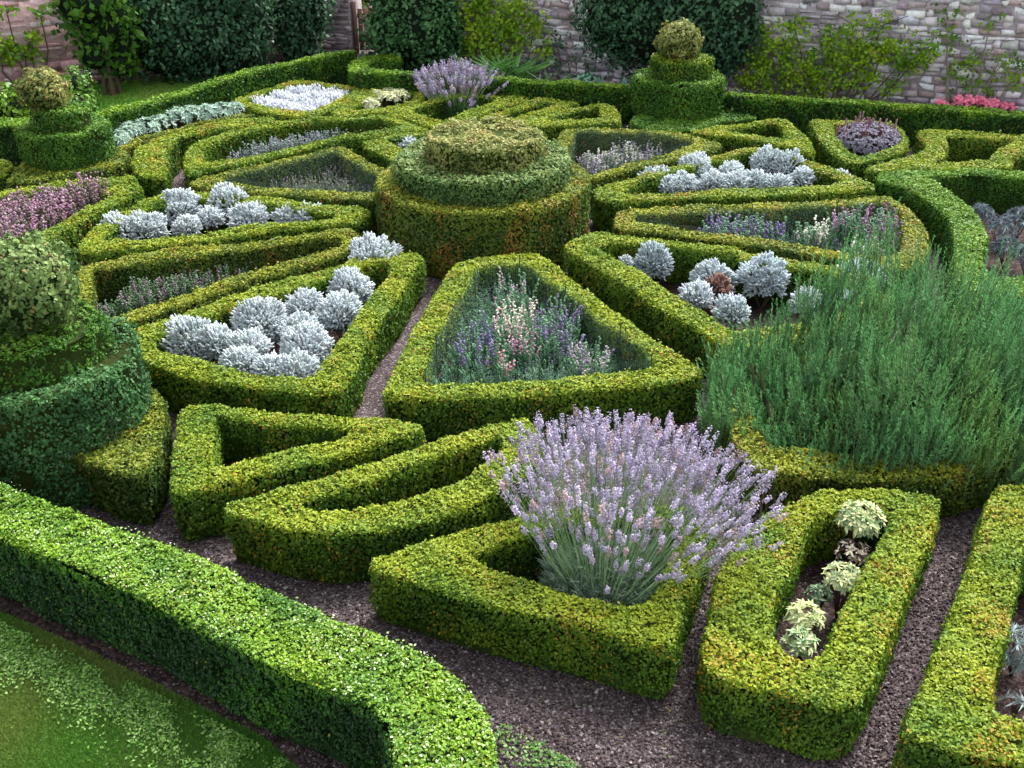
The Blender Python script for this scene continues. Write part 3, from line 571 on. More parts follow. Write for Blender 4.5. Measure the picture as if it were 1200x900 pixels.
# ================================================================== LAVENDERS
def lavender(c, R, H, n, label, hs=1.0, lean=.25, group=None, fol=2600, fcol=(.15, .22, .15), hc=(.46, .41, .55), back=.1, spread=48, indiv=0):
    t = thing('lavender_bush', (c[0], c[1], 0), label, 'lavender', group)
    # flower stems
    a = rng.uniform(0, 6.28, n); q = rng.random(n) ** .62; th = q * math.radians(spread)
    L = H * np.where(rng.random(n) < .22, rng.uniform(.45, .85, n), rng.uniform(.85, 1.12, n))
    dir_ = np.stack([np.sin(th) * np.cos(a) + lean * .7, np.sin(th) * np.sin(a) + back, np.cos(th) + .08], 1); dir_ = unit(dir_)
    foot = np.stack([np.cos(a) * q, np.sin(a) * q, 0 * q], 1) * R * .5; foot[:, 2] = .12
    tip = foot + dir_ * L[:, None] + rng.normal(0, .035, (n, 3)) + np.array([0, 0, -.05]) * (q ** 3)[:, None]
    mid = foot * .4 + tip * .6 + np.array([0, 0, -.03])
    mb = MB(); wv = .0022 * hs
    for A, B in ((foot, mid), (mid, tip)):
        Z = B - A; X, Y = frames(unit(Z)); mb.inst(BLADE_V * [1, 1, 1], BLADE_F[:2], A, X * wv * 1.6, Y * wv, Z, np.array([.20, .34, .14]) * rng.uniform(.7, 1.3, (n, 1)))
        mb.inst(np.array([(-.5, 0, 0), (.5, 0, 0), (.5, 0, 1), (-.5, 0, 1)], float), np.array([(0, 1, 2, 3)]), A, X * wv, Y * wv, Z, np.array([.26, .40, .20]) * rng.uniform(.7, 1.3, (n, 1)))
    tag(mb.build('flower_stem', M_LEAF, parent=t), kind='stuff')
    # heads: whorls of florets
    ax = unit(tip - mid); hl = rng.uniform(.032, .092, n) * hs; shade = rng.uniform(.62, 1.25, (n, 1)) * np.where(rng.random((n, 1)) < .12, np.array([[.95, .80, .62]]), 1); dir_ = dir_
    near = np.argsort(np.linalg.norm(tip + np.array([c[0], c[1], -CAM_H]), axis=1))
    for sel in [np.array([i]) for i in near[:indiv]] + [near[indiv:]]:
        mb = MB(); k_ = len(sel)
        for w_ in range(6):
            f = w_ / 5; pos = tip[sel] + ax[sel] * (hl[sel] * (f * .95 - .25))[:, None]
            for k in range(5):
                d = unit(rng.normal(size=(k_, 3)) * .9 + ax[sel] * .35); X, Y = frames(d); wd = (.0052 + .0040 * math.sin(math.pi * (f * .8 + .15))) * hs
                C = np.array(hc) * shade[sel] * rng.uniform(.8, 1.2, (k_, 1)) * (1 + rng.normal(0, .04, (k_, 3)))
                mb.inst(FING_V, FING_F3, pos + d * .001, X * wd, Y * wd, d * .017 * hs, C)
        if k_ == 1: mb.build('flower_spike', M_PETAL, parent=t)
    mb = mb
    tag(mb.build('flower_spike', M_PETAL, parent=t), kind='stuff')
    # grey green foliage at the base
    mb = MB(); a = rng.uniform(0, 6.28, fol); q = np.sqrt(rng.random(fol)); z = rng.uniform(.0, .42, fol) * H * (1 - .45 * q)
    p = np.stack([np.cos(a) * q * R * .72 + lean * .3 * z, np.sin(a) * q * R * .6, z + .02], 1)
    Z = unit(np.stack([np.cos(a) * q * .8, np.sin(a) * q * .8, np.ones(fol)], 1) + rng.normal(0, .28, (fol, 3)))
    for k in range(5):
        Zk = unit(Z + rng.normal(0, .35, Z.shape)); X, Y = frames(Zk); mb.inst(BLADE_V, BLADE_F, p + Z * .012 * k, X * .006 * hs, Y, Zk * rng.uniform(.04, .08, (fol, 1)) * hs, np.array(fcol) * rng.uniform(.6, 1.4, (fol, 1)))
    tag(mb.build('foliage', M_LEAF, parent=t), kind='stuff')
    return t
lavender((.60, 4.80, 0), .54, .84, 860, 'big foreground lavender in full pale purple flower, spilling over its triangular hedge', lean=.28, back=.24, fol=5200, hs=1.1, indiv=100, spread=44, fcol=(.26, .36, .26))
c = P(536, 134, 0); lavender((c[0], c[1] - .1, 0), .50, .58, 300, 'distant pale lavender bush in flower at the back of the garden', hs=1.7, lean=.05, fol=1500, fcol=(.09, .2, .07), hc=(.42, .37, .52))

# ================================================================== ROSEMARY
t = thing('rosemary_bush', (2.84, 6.48, 0), 'tall feathery dark green rosemary filling the right side of the picture', 'rosemary')
n = 5600; ux, uy = rng.uniform(-1, 1, n), rng.uniform(-1, 1, n); k = (np.abs(ux) ** 2.5 + np.abs(uy) ** 2.5) < 1.0; ux, uy = ux[k], uy[k]; n = len(ux)
bx, by = ux * 1.42, uy * .90
pp = np.stack([bx, by, bx * 0], 1); sm = np.clip((ux + .75) / .6, 0, 1); sm = sm * sm * (3 - 2 * sm); top = (.54 + .54 * sm + .16 * uy - .35 * np.clip(-uy - .45, 0, 1)) * (1 + .10 * noise3(pp, .8, 4) + .16 * noise3(pp, 2.3, 9) + .09 * rng.normal(size=n))
L = rng.uniform(.22, .42, n); z0 = top - L * rng.uniform(.9, 1.5, n); edge = np.hypot(ux, uy)
hol = noise3(pp * [1, .6, 1], 1.1, 44) < -.35; top = np.where(hol, top * .87, top); z0 = top - L * rng.uniform(.9, 1.5, n); side = rng.random(n) < .30; z0 = np.where(side, rng.uniform(.08, .95, n) * top * .8, z0); L = np.where(side, L * .7, L)
ax = unit(np.stack([ux * .18 + .12 * rng.normal(size=n) + .28 * noise3(pp, 1.3, 31) + .05, uy * .10 - np.where(side, .3, 0) + .06 * rng.normal(size=n), np.ones(n)], 1)); base = np.stack([bx, by, z0], 1)
mb = MB(); X, Y = frames(ax); st = np.array([(-.5, 0, 0), (.5, 0, 0), (.2, 0, 1), (-.2, 0, 1)], float)
mb.inst(st, np.array([(0, 1, 2, 3)]), base, X * .007, Y, ax * L[:, None], np.array([.13, .17, .09])); tag(mb.build('woody_stem', M_WOOD, parent=t), kind='stuff')
mb = MB(); NV = np.array([(0, -.5, 0), (.6, -.5, 0), (1, 0, 0), (.6, .5, 0), (0, .5, 0)], float); NF = np.array([(0, 1, 2), (0, 2, 4), (4, 2, 3)])
nc = np.array([.095, .27, .09]) * rng.uniform(.7, 1.25, (n, 1)) * np.where(noise3(base, .9, 12) > .25, 1.0, 1)[:, None]
nc = nc + np.clip(noise3(base, .7, 15), 0, 1)[:, None] * np.array([.045, .03, -.02])
for k in range(34):
    f = k / 33; a = rng.uniform(0, 6.28, n)[:, None]; out = X * np.cos(a) + Y * np.sin(a); d = unit(out * .95 + ax * (.55 + .8 * f)); wy = unit(np.cross(d, ax + .01))
    ln = .042 * (1 - .45 * f) * rng.uniform(.7, 1.2, (n, 1)); nrm = np.cross(d, wy)
    mb.inst(NV, NF, base + ax * (L * f)[:, None], d * ln, wy * .0058, nrm, nc * (.85 + .3 * f) * rng.uniform(.8, 1.2, (n, 1)))
tag(mb.build('foliage', M_LEAF, parent=t), kind='stuff')
mb = MB()
for k in range(26):
    x, y = rng.uniform(-1.2, 1.3), rng.uniform(-.45, .5); tube(mb, [(x, y, 0), (x * 1.05, y, .3), (x * 1.12, y + .03, .6)], .016, .007, (.10, .08, .05), n=5)
uv_blob(mb, (.1, .05, .18), (1.15, .66, .42), (.018, .032, .014), 0, k=1); mb.build('woody_base', M_WOOD, parent=t)

# ================================================================== SAGES, GREY BEDS, HEATHER
def leafy(px, py, r_px, name, label, cat, col1, col2, n, ls, group=None, zc=.3, hz=1.0, droop=.1, z_base=None, aspect=.38, world=None, stem=(.12, .06, .07)):
    c = P(px, py, zc) if world is None else np.array(world, float); D = depth(np.array([c[0], c[1], zc])); r = r_px / FPX * D
    t = thing(name, (c[0], c[1], 0), label, cat, group); mb = MB(); m = max(4, n // 9); rz = r * .8 * hz
    d = unit(rng.normal(size=(m, 3))); d = d[d[:, 2] > -.25]; m = len(d); tp = np.array([0, 0, zc]) + d * [r * .8, r * .8, rz * .8]
    for k in range(11):
        a = k * 2.4 + rng.uniform(0, 6.28, m); up = unit(d + [0, 0, .8]); X, Y = frames(up); out = X * np.cos(a)[:, None] + Y * np.sin(a)[:, None]
        dr = unit(out + up * (.75 - .09 * k - droop)); sd_ = unit(np.cross(up, dr)); nm = np.cross(dr, sd_); l = ls * rng.uniform(.75, 1.25, (m, 1)) * (.7 + .04 * k)
        mix = (rng.random((m, 1)) < .6); C = np.where(mix, np.array(col1), np.array(col2)) * rng.uniform(.8, 1.2, (m, 1))
        mb.inst(LONG_V, LONG_F, tp, dr * l, sd_ * l * aspect, nm * l * .15, np.maximum(C, 0))
    mb.build('foliage', M_SILVER, parent=t); mb = MB()
    for k in range(6): a = rng.uniform(0, 6.28); tube(mb, [(.01, 0, 0), (.3 * r * math.cos(a), .3 * r * math.sin(a), zc * .6), (.6 * r * math.cos(a), .6 * r * math.sin(a), zc)], .006, .004, stem, n=4)
    mb.build('stem', M_WOOD, parent=t); return t
CR, GR = (.62, .66, .34), (.22, .34, .16)
gS = 'variegated sages inside the upright U shaped hedge'
leafy(1008, 607, 30, 'variegated_sage', 'largest cream variegated sage, farthest in the U shaped hedge', 'sage', CR, GR, 1100, .055, gS, zc=.36, hz=.75)
leafy(1000, 646, 22, 'variegated_sage', 'sparse purplish sage with few cream tips, behind the middle one', 'sage', (.50, .48, .36), (.09, .045, .05), 330, .040, gS, zc=.24, hz=.7)
leafy(988, 676, 26, 'variegated_sage', 'middle cream variegated sage on bare dark stems', 'sage', CR, (.24, .32, .18), 520, .046, gS, zc=.32, hz=.6)
leafy(960, 697, 16, 'variegated_sage', 'small grey green sage left of the middle one', 'sage', (.20, .28, .16), (.13, .20, .12), 260, .044, gS, zc=.24, hz=.8)
leafy(944, 722, 22, 'variegated_sage', 'cream variegated sage second from the front', 'sage', CR, (.42, .50, .22), 460, .047, gS, zc=.3)
leafy(938, 751, 20, 'variegated_sage', 'nearest pale green variegated sage at the foot of the U', 'sage', (.55, .62, .34), (.30, .46, .24), 460, .048, gS, zc=.25)
leafy(1193, 760, 32, 'curry_plant', 'fine grey blue leaved plant cut by the right edge', 'shrub', (.38, .46, .46), (.28, .36, .36), 650, .07, None, zc=.2, aspect=.1)
leafy(1190, 826, 16, 'curry_plant', 'small spiky silver seedling at the right edge in the nearest bed', 'shrub', (.45, .52, .52), (.3, .38, .38), 80, .09, None, zc=.08, aspect=.1)
gV = 'cream variegated plants at the back'
for a in [(435, 121, 11, 'leftmost low cream plant at the front of the rounded back bed'), (452, 114, 12, 'cream plant in the left middle of the rounded back bed'), (441, 111, 9, 'small cream plant at the rear left of the rounded back bed'), (468, 111, 12, 'cream plant at the right of the rounded back bed'), (456, 108, 9, 'cream plant at the rear of the rounded back bed'), (478, 106, 8, 'rightmost small cream plant of the rounded back bed')]:
    leafy(*a[:3], 'variegated_plant', a[3], 'plant', (.74, .74, .50), (.50, .56, .32), 380, .08, gV, zc=.28, hz=.6)
gDm = 'dusty millers in the diamond bed'
places = ['left corner', 'left, second row', 'left of centre, near edge', 'left of centre, far edge', 'centre, near edge', 'centre, middle row', 'centre, far edge', 'right of centre, near edge', 'right of centre, middle row', 'right of centre, far edge', 'right, middle row', 'right, far edge', 'right corner']
pts = [(303, 116), (318, 120), (335, 124), (326, 110), (354, 127), (347, 115), (347, 104), (374, 120), (366, 111), (369, 102), (388, 112), (390, 105), (405, 107)]
for (x, y), pl in zip(pts, places):
    c = P(x, y, .26); tt = thing('dusty_miller', (c[0], c[1], 0), 'silver white dusty miller in the diamond bed, ' + pl, 'plant', gDm); mb = MB(); n = 260; d = unit(rng.normal(size=(n, 3))); d[:, 2] = np.abs(d[:, 2])
    p = d * [.19, .15, .09] + [0, 0, .12]; Z = unit(d * .5 + [0, 0, 1] + rng.normal(0, .25, (n, 3))); X, Y = frames(Z); finger(mb, p, X * .028, Y * .014, Z * rng.uniform(.06, .13, (n, 1)), np.array([.60, .64, .70]) * rng.uniform(.75, 1.15, (n, 1)))
    mb.build('foliage', M_SILVER, parent=tt)
gL = 'grey green border plants at the back left'
for i, (x, y, r, lb) in enumerate([(135, 163, 18, 'grey green border plant nearest the back left topiary'), (152, 153, 18, 'grey green border plant second from the left topiary'), (170, 149, 19, 'grey green border plant, third from the left topiary'), (188, 145, 18, 'mounded grey green border plant left of the middle of its row'), (206, 137, 19, 'grey green border plant at the middle of its row, rising highest against the green hedge'), (224, 134, 18, 'grey green border plant right of the middle of its row'), (243, 132, 17, 'grey green border plant third from the diamond bed'), (259, 130, 16, 'grey green border plant second from the diamond bed'), (274, 127, 12, 'small grey green border plant beside the diamond bed')]):
    leafy(x, y, r, 'border_shrub', lb, 'shrub', (.44, .58, .48), (.30, .44, .34), 650, .075, gL, zc=.3, hz=.75, aspect=.3)
# grey plants in the right ring bed
gR = 'grey blue plants in the curved right bed'
for (x, y, r, lb) in [(1150, 252, 18, 'grey blue spiky plant at the left of the curved right bed'), (1172, 268, 18, 'grey blue spiky plant in the middle of the curved right bed'), (1196, 258, 20, 'grey blue plant at the right picture edge, back of the curved bed'), (1180, 292, 18, 'purplish grey plant in the front of the curved right bed'), (1205, 300, 18, 'grey plant at the picture edge behind the rosemary tips')]:
    leafy(x, y, r, 'grey_border_plant', lb, 'plant', (.22, .30, .32), (.17, .17, .22), 500, .085, gR, zc=.22, aspect=.12)
# purple sage with reddish spikes
c = P(1017, 168, .3)
leafy(0, 0, 46, 'purple_sage', 'dome of purple grey sage with reddish spikes in the shield shaped hedge', 'sage', (.24, .21, .29), (.33, .33, .38), 5200, .048, None, zc=.34, hz=.65, world=(c[0], c[1], 0))
t = bpy.data.objects['purple_sage']; mb = MB(); n = 80; a_ = rng.uniform(0, 6.28, n); q_ = np.sqrt(rng.random(n)); p = np.stack([np.cos(a_) * q_ * .42, np.sin(a_) * q_ * .34 + .05, .44 - .16 * q_ ** 2 + rng.normal(0, .05, n)], 1); Z = unit(np.hstack([rng.normal(0, .15, (n, 2)), np.ones((n, 1))])); X, Y = frames(Z)
for k in range(4): finger(mb, p + Z * .04 * k, X * .014, Y * .014, Z * .05, np.array([.30, .17, .19]) * rng.uniform(.7, 1.3, (n, 1)))
tag(mb.build('flower_spike', M_PETAL, parent=t), kind='stuff')

def spikes(outline, n, h, cols, name, label, cat, group=None, z0=.08, stemcol=(.10, .2, .09), hw=.010, hfrac=.4, zt=.35):
    q = PP(outline, zt)[:, :2]; c = q.mean(0); tr = np.array(tessellate_polygon([[Vector((*p, 0)) for p in q]])); a, b, d_ = q[tr[:, 0]], q[tr[:, 1]], q[tr[:, 2]]
    ar = .5 * np.abs((b - a)[:, 0] * (d_ - a)[:, 1] - (b - a)[:, 1] * (d_ - a)[:, 0]); ti = rng.choice(len(ar), n, p=ar / ar.sum()); u, v = rng.random(n), rng.random(n); f = u + v > 1; u[f], v[f] = 1 - u[f], 1 - v[f]
    p = np.hstack([a[ti] + u[:, None] * (b - a)[ti] + v[:, None] * (d_ - a)[ti] - c, np.full((n, 1), 0.01)])
    t = thing(name, (c[0], c[1], 0), label, cat, group); Z = unit(np.hstack([rng.normal(0, .13, (n, 2)), np.ones((n, 1))])); X, Y = frames(Z); H = (h * rng.uniform(.65, 1.15, n) * (1 + .15 * noise3(p, 1.4, 3)))[:, None]
    mb = MB(); mb.inst(np.array([(-.5, 0, 0), (.5, 0, 0), (.4, 0, 1), (-.4, 0, 1)], float), np.array([(0, 1, 2, 3)]), p, X * .006, Y, Z * H, np.array(stemcol) * rng.uniform(.7, 1.3, (n, 1)))
    for k in range(7):
        a_ = rng.uniform(0, 6.28, n)[:, None]; o = unit((X * np.cos(a_) + Y * np.sin(a_)) + Z * 1.1); s = unit(np.cross(o, Z)); mb.inst(LONG_V, LONG_F, p + Z * H * rng.uniform(.05, .7, (n, 1)), o * .06, s * .016, np.cross(o, s) * .005, np.array(stemcol) * rng.uniform(.7, 1.5, (n, 1)))
    tag(mb.build('stem', M_LEAF, parent=t), kind='stuff'); mb = MB(); cols = np.array(cols); ci = cols[rng.integers(0, len(cols), n)]; fl_ = rng.random(n) < (.55 if name == 'flower_clump' else .8); ci = np.where(fl_[:, None], ci, np.array(stemcol) * 1.3); ci = ci * .8 + ci.mean(1, keepdims=True) * .2
    for k in range(6):
        f = k / 5; d = unit(rng.normal(size=(n, 3)) + Z * .6); XX, YY = frames(d); finger(mb, p + Z * H * (1 - hfrac * (1 - f)), XX * hw, YY * hw, d * hw * 2.4, np.clip(ci * rng.uniform(.75, 1.25, (n, 1)), 0, 1))
    tag(mb.build('flower', M_PETAL, parent=t), kind='stuff'); return t
spikes([(-30, 262), (0, 250), (60, 240), (100, 232), (125, 228), (105, 240), (75, 256), (40, 274), (0, 296), (-30, 315)], 2000, .48, [(.46, .22, .36), (.38, .19, .29), (.50, .32, .43), (.26, .18, .18)], 'heather', 'mass of pink purple flowering heather at the left edge', 'heather', hw=.013, stemcol=(.12, .13, .07))
T = (.14, .29, .16); gW = 'mixed flowers in the netted middle bed'
spikes([(508, 445), (560, 330), (612, 325), (690, 380), (750, 425), (700, 434), (600, 444)], 850, .23, [(.10, .2, .14), (.14, .22, .2), (.2, .16, .3)], 'meadow_flowers', 'blue green stems and buds filling the netted middle bed', 'flowers', gW, stemcol=T, hw=.006, zt=.2)
for (x, y, dx, dy, n, h, cols, lb) in [(604, 385, 18, 12, 70, .47, [(.75, .72, .55), (.8, .6, .6)], 'white and cream snapdragons in the middle of the netted bed'), (560, 400, 20, 18, 90, .38, [(.20, .15, .42), (.26, .20, .40)], 'deep violet flowers at the left of the netted bed'), (655, 385, 24, 18, 110, .38, [(.28, .2, .42), (.22, .17, .35)], 'lilac flowers right of the white snapdragons in the netted bed'),
        (610, 402, 16, 6, 50, .36, [(.6, .28, .45), (.65, .35, .5)], 'pink flowers just below the white snapdragons'), (590, 420, 12, 8, 20, .36, [(.65, .3, .38)], 'salmon pink flowers at the near side of the netted bed'), (690, 415, 22, 14, 60, .33, [(.35, .28, .45), (.6, .5, .55)], 'pale mauve flowers in the right corner of the netted bed'), (600, 345, 18, 8, 30, .45, [(.6, .4, .5), (.14, .24, .18)], 'tall pale pink spires at the far end of the netted bed')]:
    spikes([(x - dx, y + dy), (x + dx, y + dy), (x + dx, y - dy), (x - dx, y - dy)], n, h, cols, 'flower_clump', lb, 'flowers', gW, stemcol=T, hw=.010, hfrac=.3, zt=.3)
spikes([(743, 262), (800, 258), (900, 256), (1000, 252), (1050, 258), (1054, 290), (1000, 294), (900, 280), (800, 268)], 700, .22, [(.12, .2, .14), (.2, .18, .26)], 'meadow_flowers', 'green and mauve stems filling the long netted bed on the right', 'flowers', None, stemcol=T, hw=.008, zt=.2)
gX = 'flower clumps in the long netted right bed'
for (x, y, dx, dy, n, h, cols, lb) in [(870, 268, 45, 6, 220, .36, [(.26, .2, .42), (.2, .16, .36)], 'violet flowers in the middle of the long right bed'), (956, 272, 14, 5, 60, .36, [(.8, .78, .68)], 'white flowers left of the magenta ones in the long right bed'), (996, 264, 18, 5, 80, .42, [(.48, .22, .44), (.42, .26, .40)], 'magenta flowers in the long right bed'), (1020, 288, 14, 6, 40, .34, [(.75, .75, .68)], 'white flowers at the near right corner of the long right bed'), (1036, 272, 14, 12, 90, .44, [(.22, .14, .26), (.35, .16, .3)], 'dark purple flowers at the right end of the long right bed')]:
    spikes([(x - dx, y + dy), (x + dx, y + dy), (x + dx, y - dy), (x - dx, y - dy)], n, h, cols, 'flower_clump', lb, 'flowers', gX, stemcol=T, hw=.013, hfrac=.3, zt=.3)
spikes([(268, 211), (330, 203), (394, 192), (440, 210), (452, 224), (380, 222), (320, 219)], 500, .22, [(.14, .2, .14), (.28, .2, .3), (.3, .28, .2)], 'meadow_flowers', 'thin grey green stems with a few mauve heads in the left kite shaped bed', 'flowers', None, stemcol=(.13, .19, .12), hw=.009, zt=.2)
spikes([(678, 190), (720, 176), (790, 170), (775, 180), (730, 190), (690, 204)], 420, .26, [(.35, .28, .4), (.3, .35, .35), (.6, .6, .5)], 'meadow_flowers', 'pale lilac and cream flowers in the teardrop netted bed', 'flowers', None, stemcol=(.14, .2, .14), hw=.012, zt=.2)
spikes([(110, 372), (160, 345), (240, 322), (330, 300), (395, 284), (340, 306), (260, 330), (200, 350), (130, 372)], 900, .24, [(.4, .2, .35), (.12, .22, .1), (.12, .22, .1), (.2, .25, .2)], 'meadow_flowers', 'low grassy plants with a few pink heads in the long left bed', 'flowers', None, stemcol=(.10, .2, .08), hw=.009, zt=.15)
spikes([(262, 186), (330, 168), (400, 156), (400, 160), (340, 173), (290, 184)], 300, .26, [(.3, .38, .36), (.3, .3, .34)], 'grey_border_plant', 'sparse blue grey plants in the leaf shaped ring', 'plant', None, stemcol=(.16, .26, .2), hw=.012, zt=.2)

# bare stems showing inside the long left hedge and at the foot of some hedges
def bare_stems(p0, p1, n, name, label, z=.26):
    a, b = P(*p0), P(*p1); mb = MB(); c = (a + b) / 2
    for k in range(n):
        f = rng.random(); q = a + (b - a) * f - c + np.array([0, rng.uniform(-.05, .02), 0]); lx = rng.normal(0, .08)
        tube(mb, [q, q + [lx * .6, 0, z * .5], q + [lx + rng.normal(0, .03), .02, z * rng.uniform(.8, 1.1)]], .008, .004, np.array([.20, .14, .10]) * rng.uniform(.6, 1.2), n=4)
    o = mb.build(name, M_WOOD); o.location = c; return tag(o, label, 'stems', 'bare hedge stems')
bare_stems((140, 352), (390, 296), 60, 'bare_stems', 'pale bare box stems showing at the foot of the long narrow left hedge')
bare_stems((880, 618), (930, 592), 12, 'bare_stems', 'woody stems at the left foot of the hedge in front of the rosemary', z=.3)

# ================================================================== NETTING
M_NET = bpy.data.materials.new('green_netting'); M_NET.use_nodes = True; t_ = M_NET.node_tree; N_, L_ = t_.nodes, t_.links; N_.clear()
uv = N_.new('ShaderNodeUVMap'); sp = N_.new('ShaderNodeSeparateXYZ'); L_.new(uv.outputs[0], sp.inputs[0])
outs = []
for i in (0, 1):
    ml = N_.new('ShaderNodeMath'); ml.operation = 'MULTIPLY'; ml.inputs[1].default_value = 55; L_.new(sp.outputs[i], ml.inputs[0])
    fr = N_.new('ShaderNodeMath'); fr.operation = 'FRACT'; L_.new(ml.outputs[0], fr.inputs[0]); lt = N_.new('ShaderNodeMath'); lt.operation = 'LESS_THAN'; lt.inputs[1].default_value = .035; L_.new(fr.outputs[0], lt.inputs[0]); outs.append(lt)
mxn = N_.new('ShaderNodeMath'); mxn.operation = 'MAXIMUM'; L_.new(outs[0].outputs[0], mxn.inputs[0]); L_.new(outs[1].outputs[0], mxn.inputs[1])
df = N_.new('ShaderNodeBsdfDiffuse'); df.inputs[0].default_value = (.36, .50, .47, 1); tp_ = N_.new('ShaderNodeBsdfTransparent'); ms_ = N_.new('ShaderNodeMixShader'); on = N_.new('ShaderNodeOutputMaterial')
L_.new(mxn.outputs[0], ms_.inputs[0]); L_.new(tp_.outputs[0], ms_.inputs[1]); L_.new(df.outputs[0], ms_.inputs[2]); L_.new(ms_.outputs[0], on.inputs[0])
def netting(inner, label, z1=.43, stakes=(), inset=.03):
    q = PP(inner, .40)[:, :2]; c = q.mean(0); q = q - c
    if area2(q) < 0: q = q[::-1]
    e = unit(np.roll(q, -1, 0) - q); nr = np.stack([e[:, 1], -e[:, 0]], 1); vn = unit(nr + np.roll(nr, 1, 0)); q = q - vn * inset
    t = thing('netting_fence', (c[0], c[1], 0), label, 'netting', 'green nettings inside the hedges')
    V, F, U = [], [], []; s = 0
    for i in range(len(q) + 1):
        p = q[i % len(q)]; V += [(p[0], p[1], .02), (p[0], p[1], z1)]; U += [(s, 0), (s, z1)]
        if i: F.append((2 * i - 2, 2 * i, 2 * i + 1, 2 * i - 1))
        s += np.linalg.norm(q[(i + 1) % len(q)] - p)
    me = bpy.data.meshes.new('net'); me.from_pydata([tuple(float(x) for x in v) for v in V], [], F); ul = me.uv_layers.new(name='UVMap')
    for lp in me.loops: ul.data[lp.index].uv = U[lp.vertex_index]
    me.materials.append(M_NET); o = bpy.data.objects.new('net', me); COL.objects.link(o); o.parent = t
    for i in range(len(q)):
        L = np.linalg.norm(q[(i + 1) % len(q)] - q[i])
        if i % 2 and L < .8: continue
        mb = MB(); tube(mb, [(*q[i], 0), (*q[i], z1 + .05)], .005, .005, (.1, .1, .1), n=6); mb.build('stake', M_IRON, parent=t)
netting([(495, 449), (567, 451), (633, 447), (717, 437), (767, 429), (758, 412), (730, 392), (700, 374), (666, 346), (620, 314), (610, 310), (560, 312), (553, 327), (527, 367), (507, 405)], 'fine green netting on stakes lining the middle trapezoid bed', z1=.46)
netting([(743, 251), (880, 246), (980, 241), (1030, 238), (1048, 242), (1056, 252), (1058, 270), (1056, 296), (1000, 297), (880, 278), (800, 268), (745, 259)], 'green netting lining the long flower bed on the right')
netting([(262, 208), (320, 195), (370, 183), (394, 178), (440, 206), (458, 217), (456, 225), (380, 223), (320, 220), (266, 213)], 'green netting lining the left kite shaped bed', z1=.44)
netting([(674, 155), (728, 155), (780, 159), (812, 165), (815, 169), (780, 180), (730, 192), (690, 206), (676, 200), (664, 180)], 'green netting lining the teardrop bed behind the centrepiece', z1=.44)

# ================================================================== WALLS, GATE
def stone_wall(name, a, b, H, label, pal, seed, row=(.055, .125), ln=(.09, .32), thick=.4, mortar=(.34, .30, .32), gap=.012, proud=.03):
    a, b = np.array(a, float), np.array(b, float); L = np.linalg.norm(b - a); u = np.append((b - a) / L, 0); nrm = np.array([u[1], -u[0], 0])
    if nrm @ np.array([-a[0], -a[1], 0]) < 0: nrm = -nrm
    t = thing(name, (a[0], a[1], 0), label, 'wall'); r = np.random.default_rng(seed); pal = np.array(pal)
    mb = MB(); B = lambda x0, x1, z0, z1, y0, y1: np.array([u * x + nrm * y + np.array([0, 0, z]) for z in (z0, z1) for (x, y) in ((x0, y0), (x1, y0), (x1, y1), (x0, y1))])
    FB = np.array([(0, 3, 2, 1), (4, 5, 6, 7), (0, 1, 5, 4), (1, 2, 6, 5), (2, 3, 7, 6), (3, 0, 4, 7)])
    mb.add(B(0, L, -.3, H, -thick, 0), FB, mortar); mb.build('mortar_body', M_STONE, parent=t); mb = MB(); z = 0
    while z < H - .05:
        rh = r.uniform(*row); x = 0
        while x < L:
            l = r.uniform(*ln); x1 = min(x + l, L); sub = [(z, min(z + rh, H))] if r.random() < .8 or rh < .11 else [(z, z + rh * .5), (z + rh * .5, min(z + rh, H))]
            for (za, zb) in sub:
                V = B(x + gap * .5, x1 - gap * .5, za + gap * .5, zb - gap * .5, -.02, proud * r.uniform(.2, 1)); V[:, 2] += r.normal(0, .009); V += u * r.normal(0, .008); V[[2, 3, 6, 7]] += r.normal(0, .013, (4, 3)) - nrm * .0
                V = V + u * 0; mid = V.mean(0); V[[2, 3, 6, 7]] = mid + (V[[2, 3, 6, 7]] - mid) * np.array([.96, .96, .93]); V += r.normal(0, .006, V.shape)
                mb.add(V, FB, pal[r.integers(len(pal))] * r.uniform(.6, 1.25) * (1 + r.normal(0, .03, 3)))
            x = x1
        z += rh
    mb.build('stones', M_STONE, parent=t); mb = MB(); x = 0
    while x < L:
        l = r.uniform(.4, .7); mb.add(B(x + .005, min(x + l, L) - .005, H, H + .08, -thick - .05, .05), FB, (.26, .22, .21)); x += l
    mb.build('coping', M_STONE, parent=t); return t, u, nrm
W0 = np.array([-2.45, 18.84]); W1 = np.array([14.0, 17.9 - .383 * 14])
PALW = [tuple(min(.8, 1.75 * v + .03) for v in (c[0], c[1] * 1.04, c[2] * .96)) for c in [(.36, .32, .38), (.42, .38, .43), (.29, .24, .29), (.46, .43, .46), (.31, .24, .26), (.26, .22, .27), (.50, .47, .48)]]
_, wu, wn = stone_wall('garden_wall', W0, W1, 2.4, 'grey lilac rubble stone wall along the back, behind the long boundary hedge', PALW, 1)
PALL = [(.66, .42, .42), (.62, .39, .39), (.68, .50, .48), (.50, .30, .30), (.60, .50, .48)]
V0, V1 = np.array([-15.0, 12.4]), np.array([-3.85, 20.7])
_, lu, ln_ = stone_wall('pink_wall', V0, V1, 2.6, 'worn pink sandstone wall at the upper left behind the lawn', PALL, 2, row=(.08, .20), ln=(.14, .5), mortar=(.62, .42, .42), gap=.02, proud=.012)
stone_wall('stone_pier', (-3.76, 20.62), (-3.08, 20.45), 2.5, 'grey stone gate pier between the dark shrub and the wooden gate', [(.34, .30, .32), (.28, .25, .27), (.38, .35, .36)], 3, row=(.06, .10), ln=(.2, .4), thick=.6)
t = thing('wooden_gate', (-2.96, 20.45, 0), 'dark brown slatted wooden gate beside the grey stone pier', 'gate'); mb = MB()
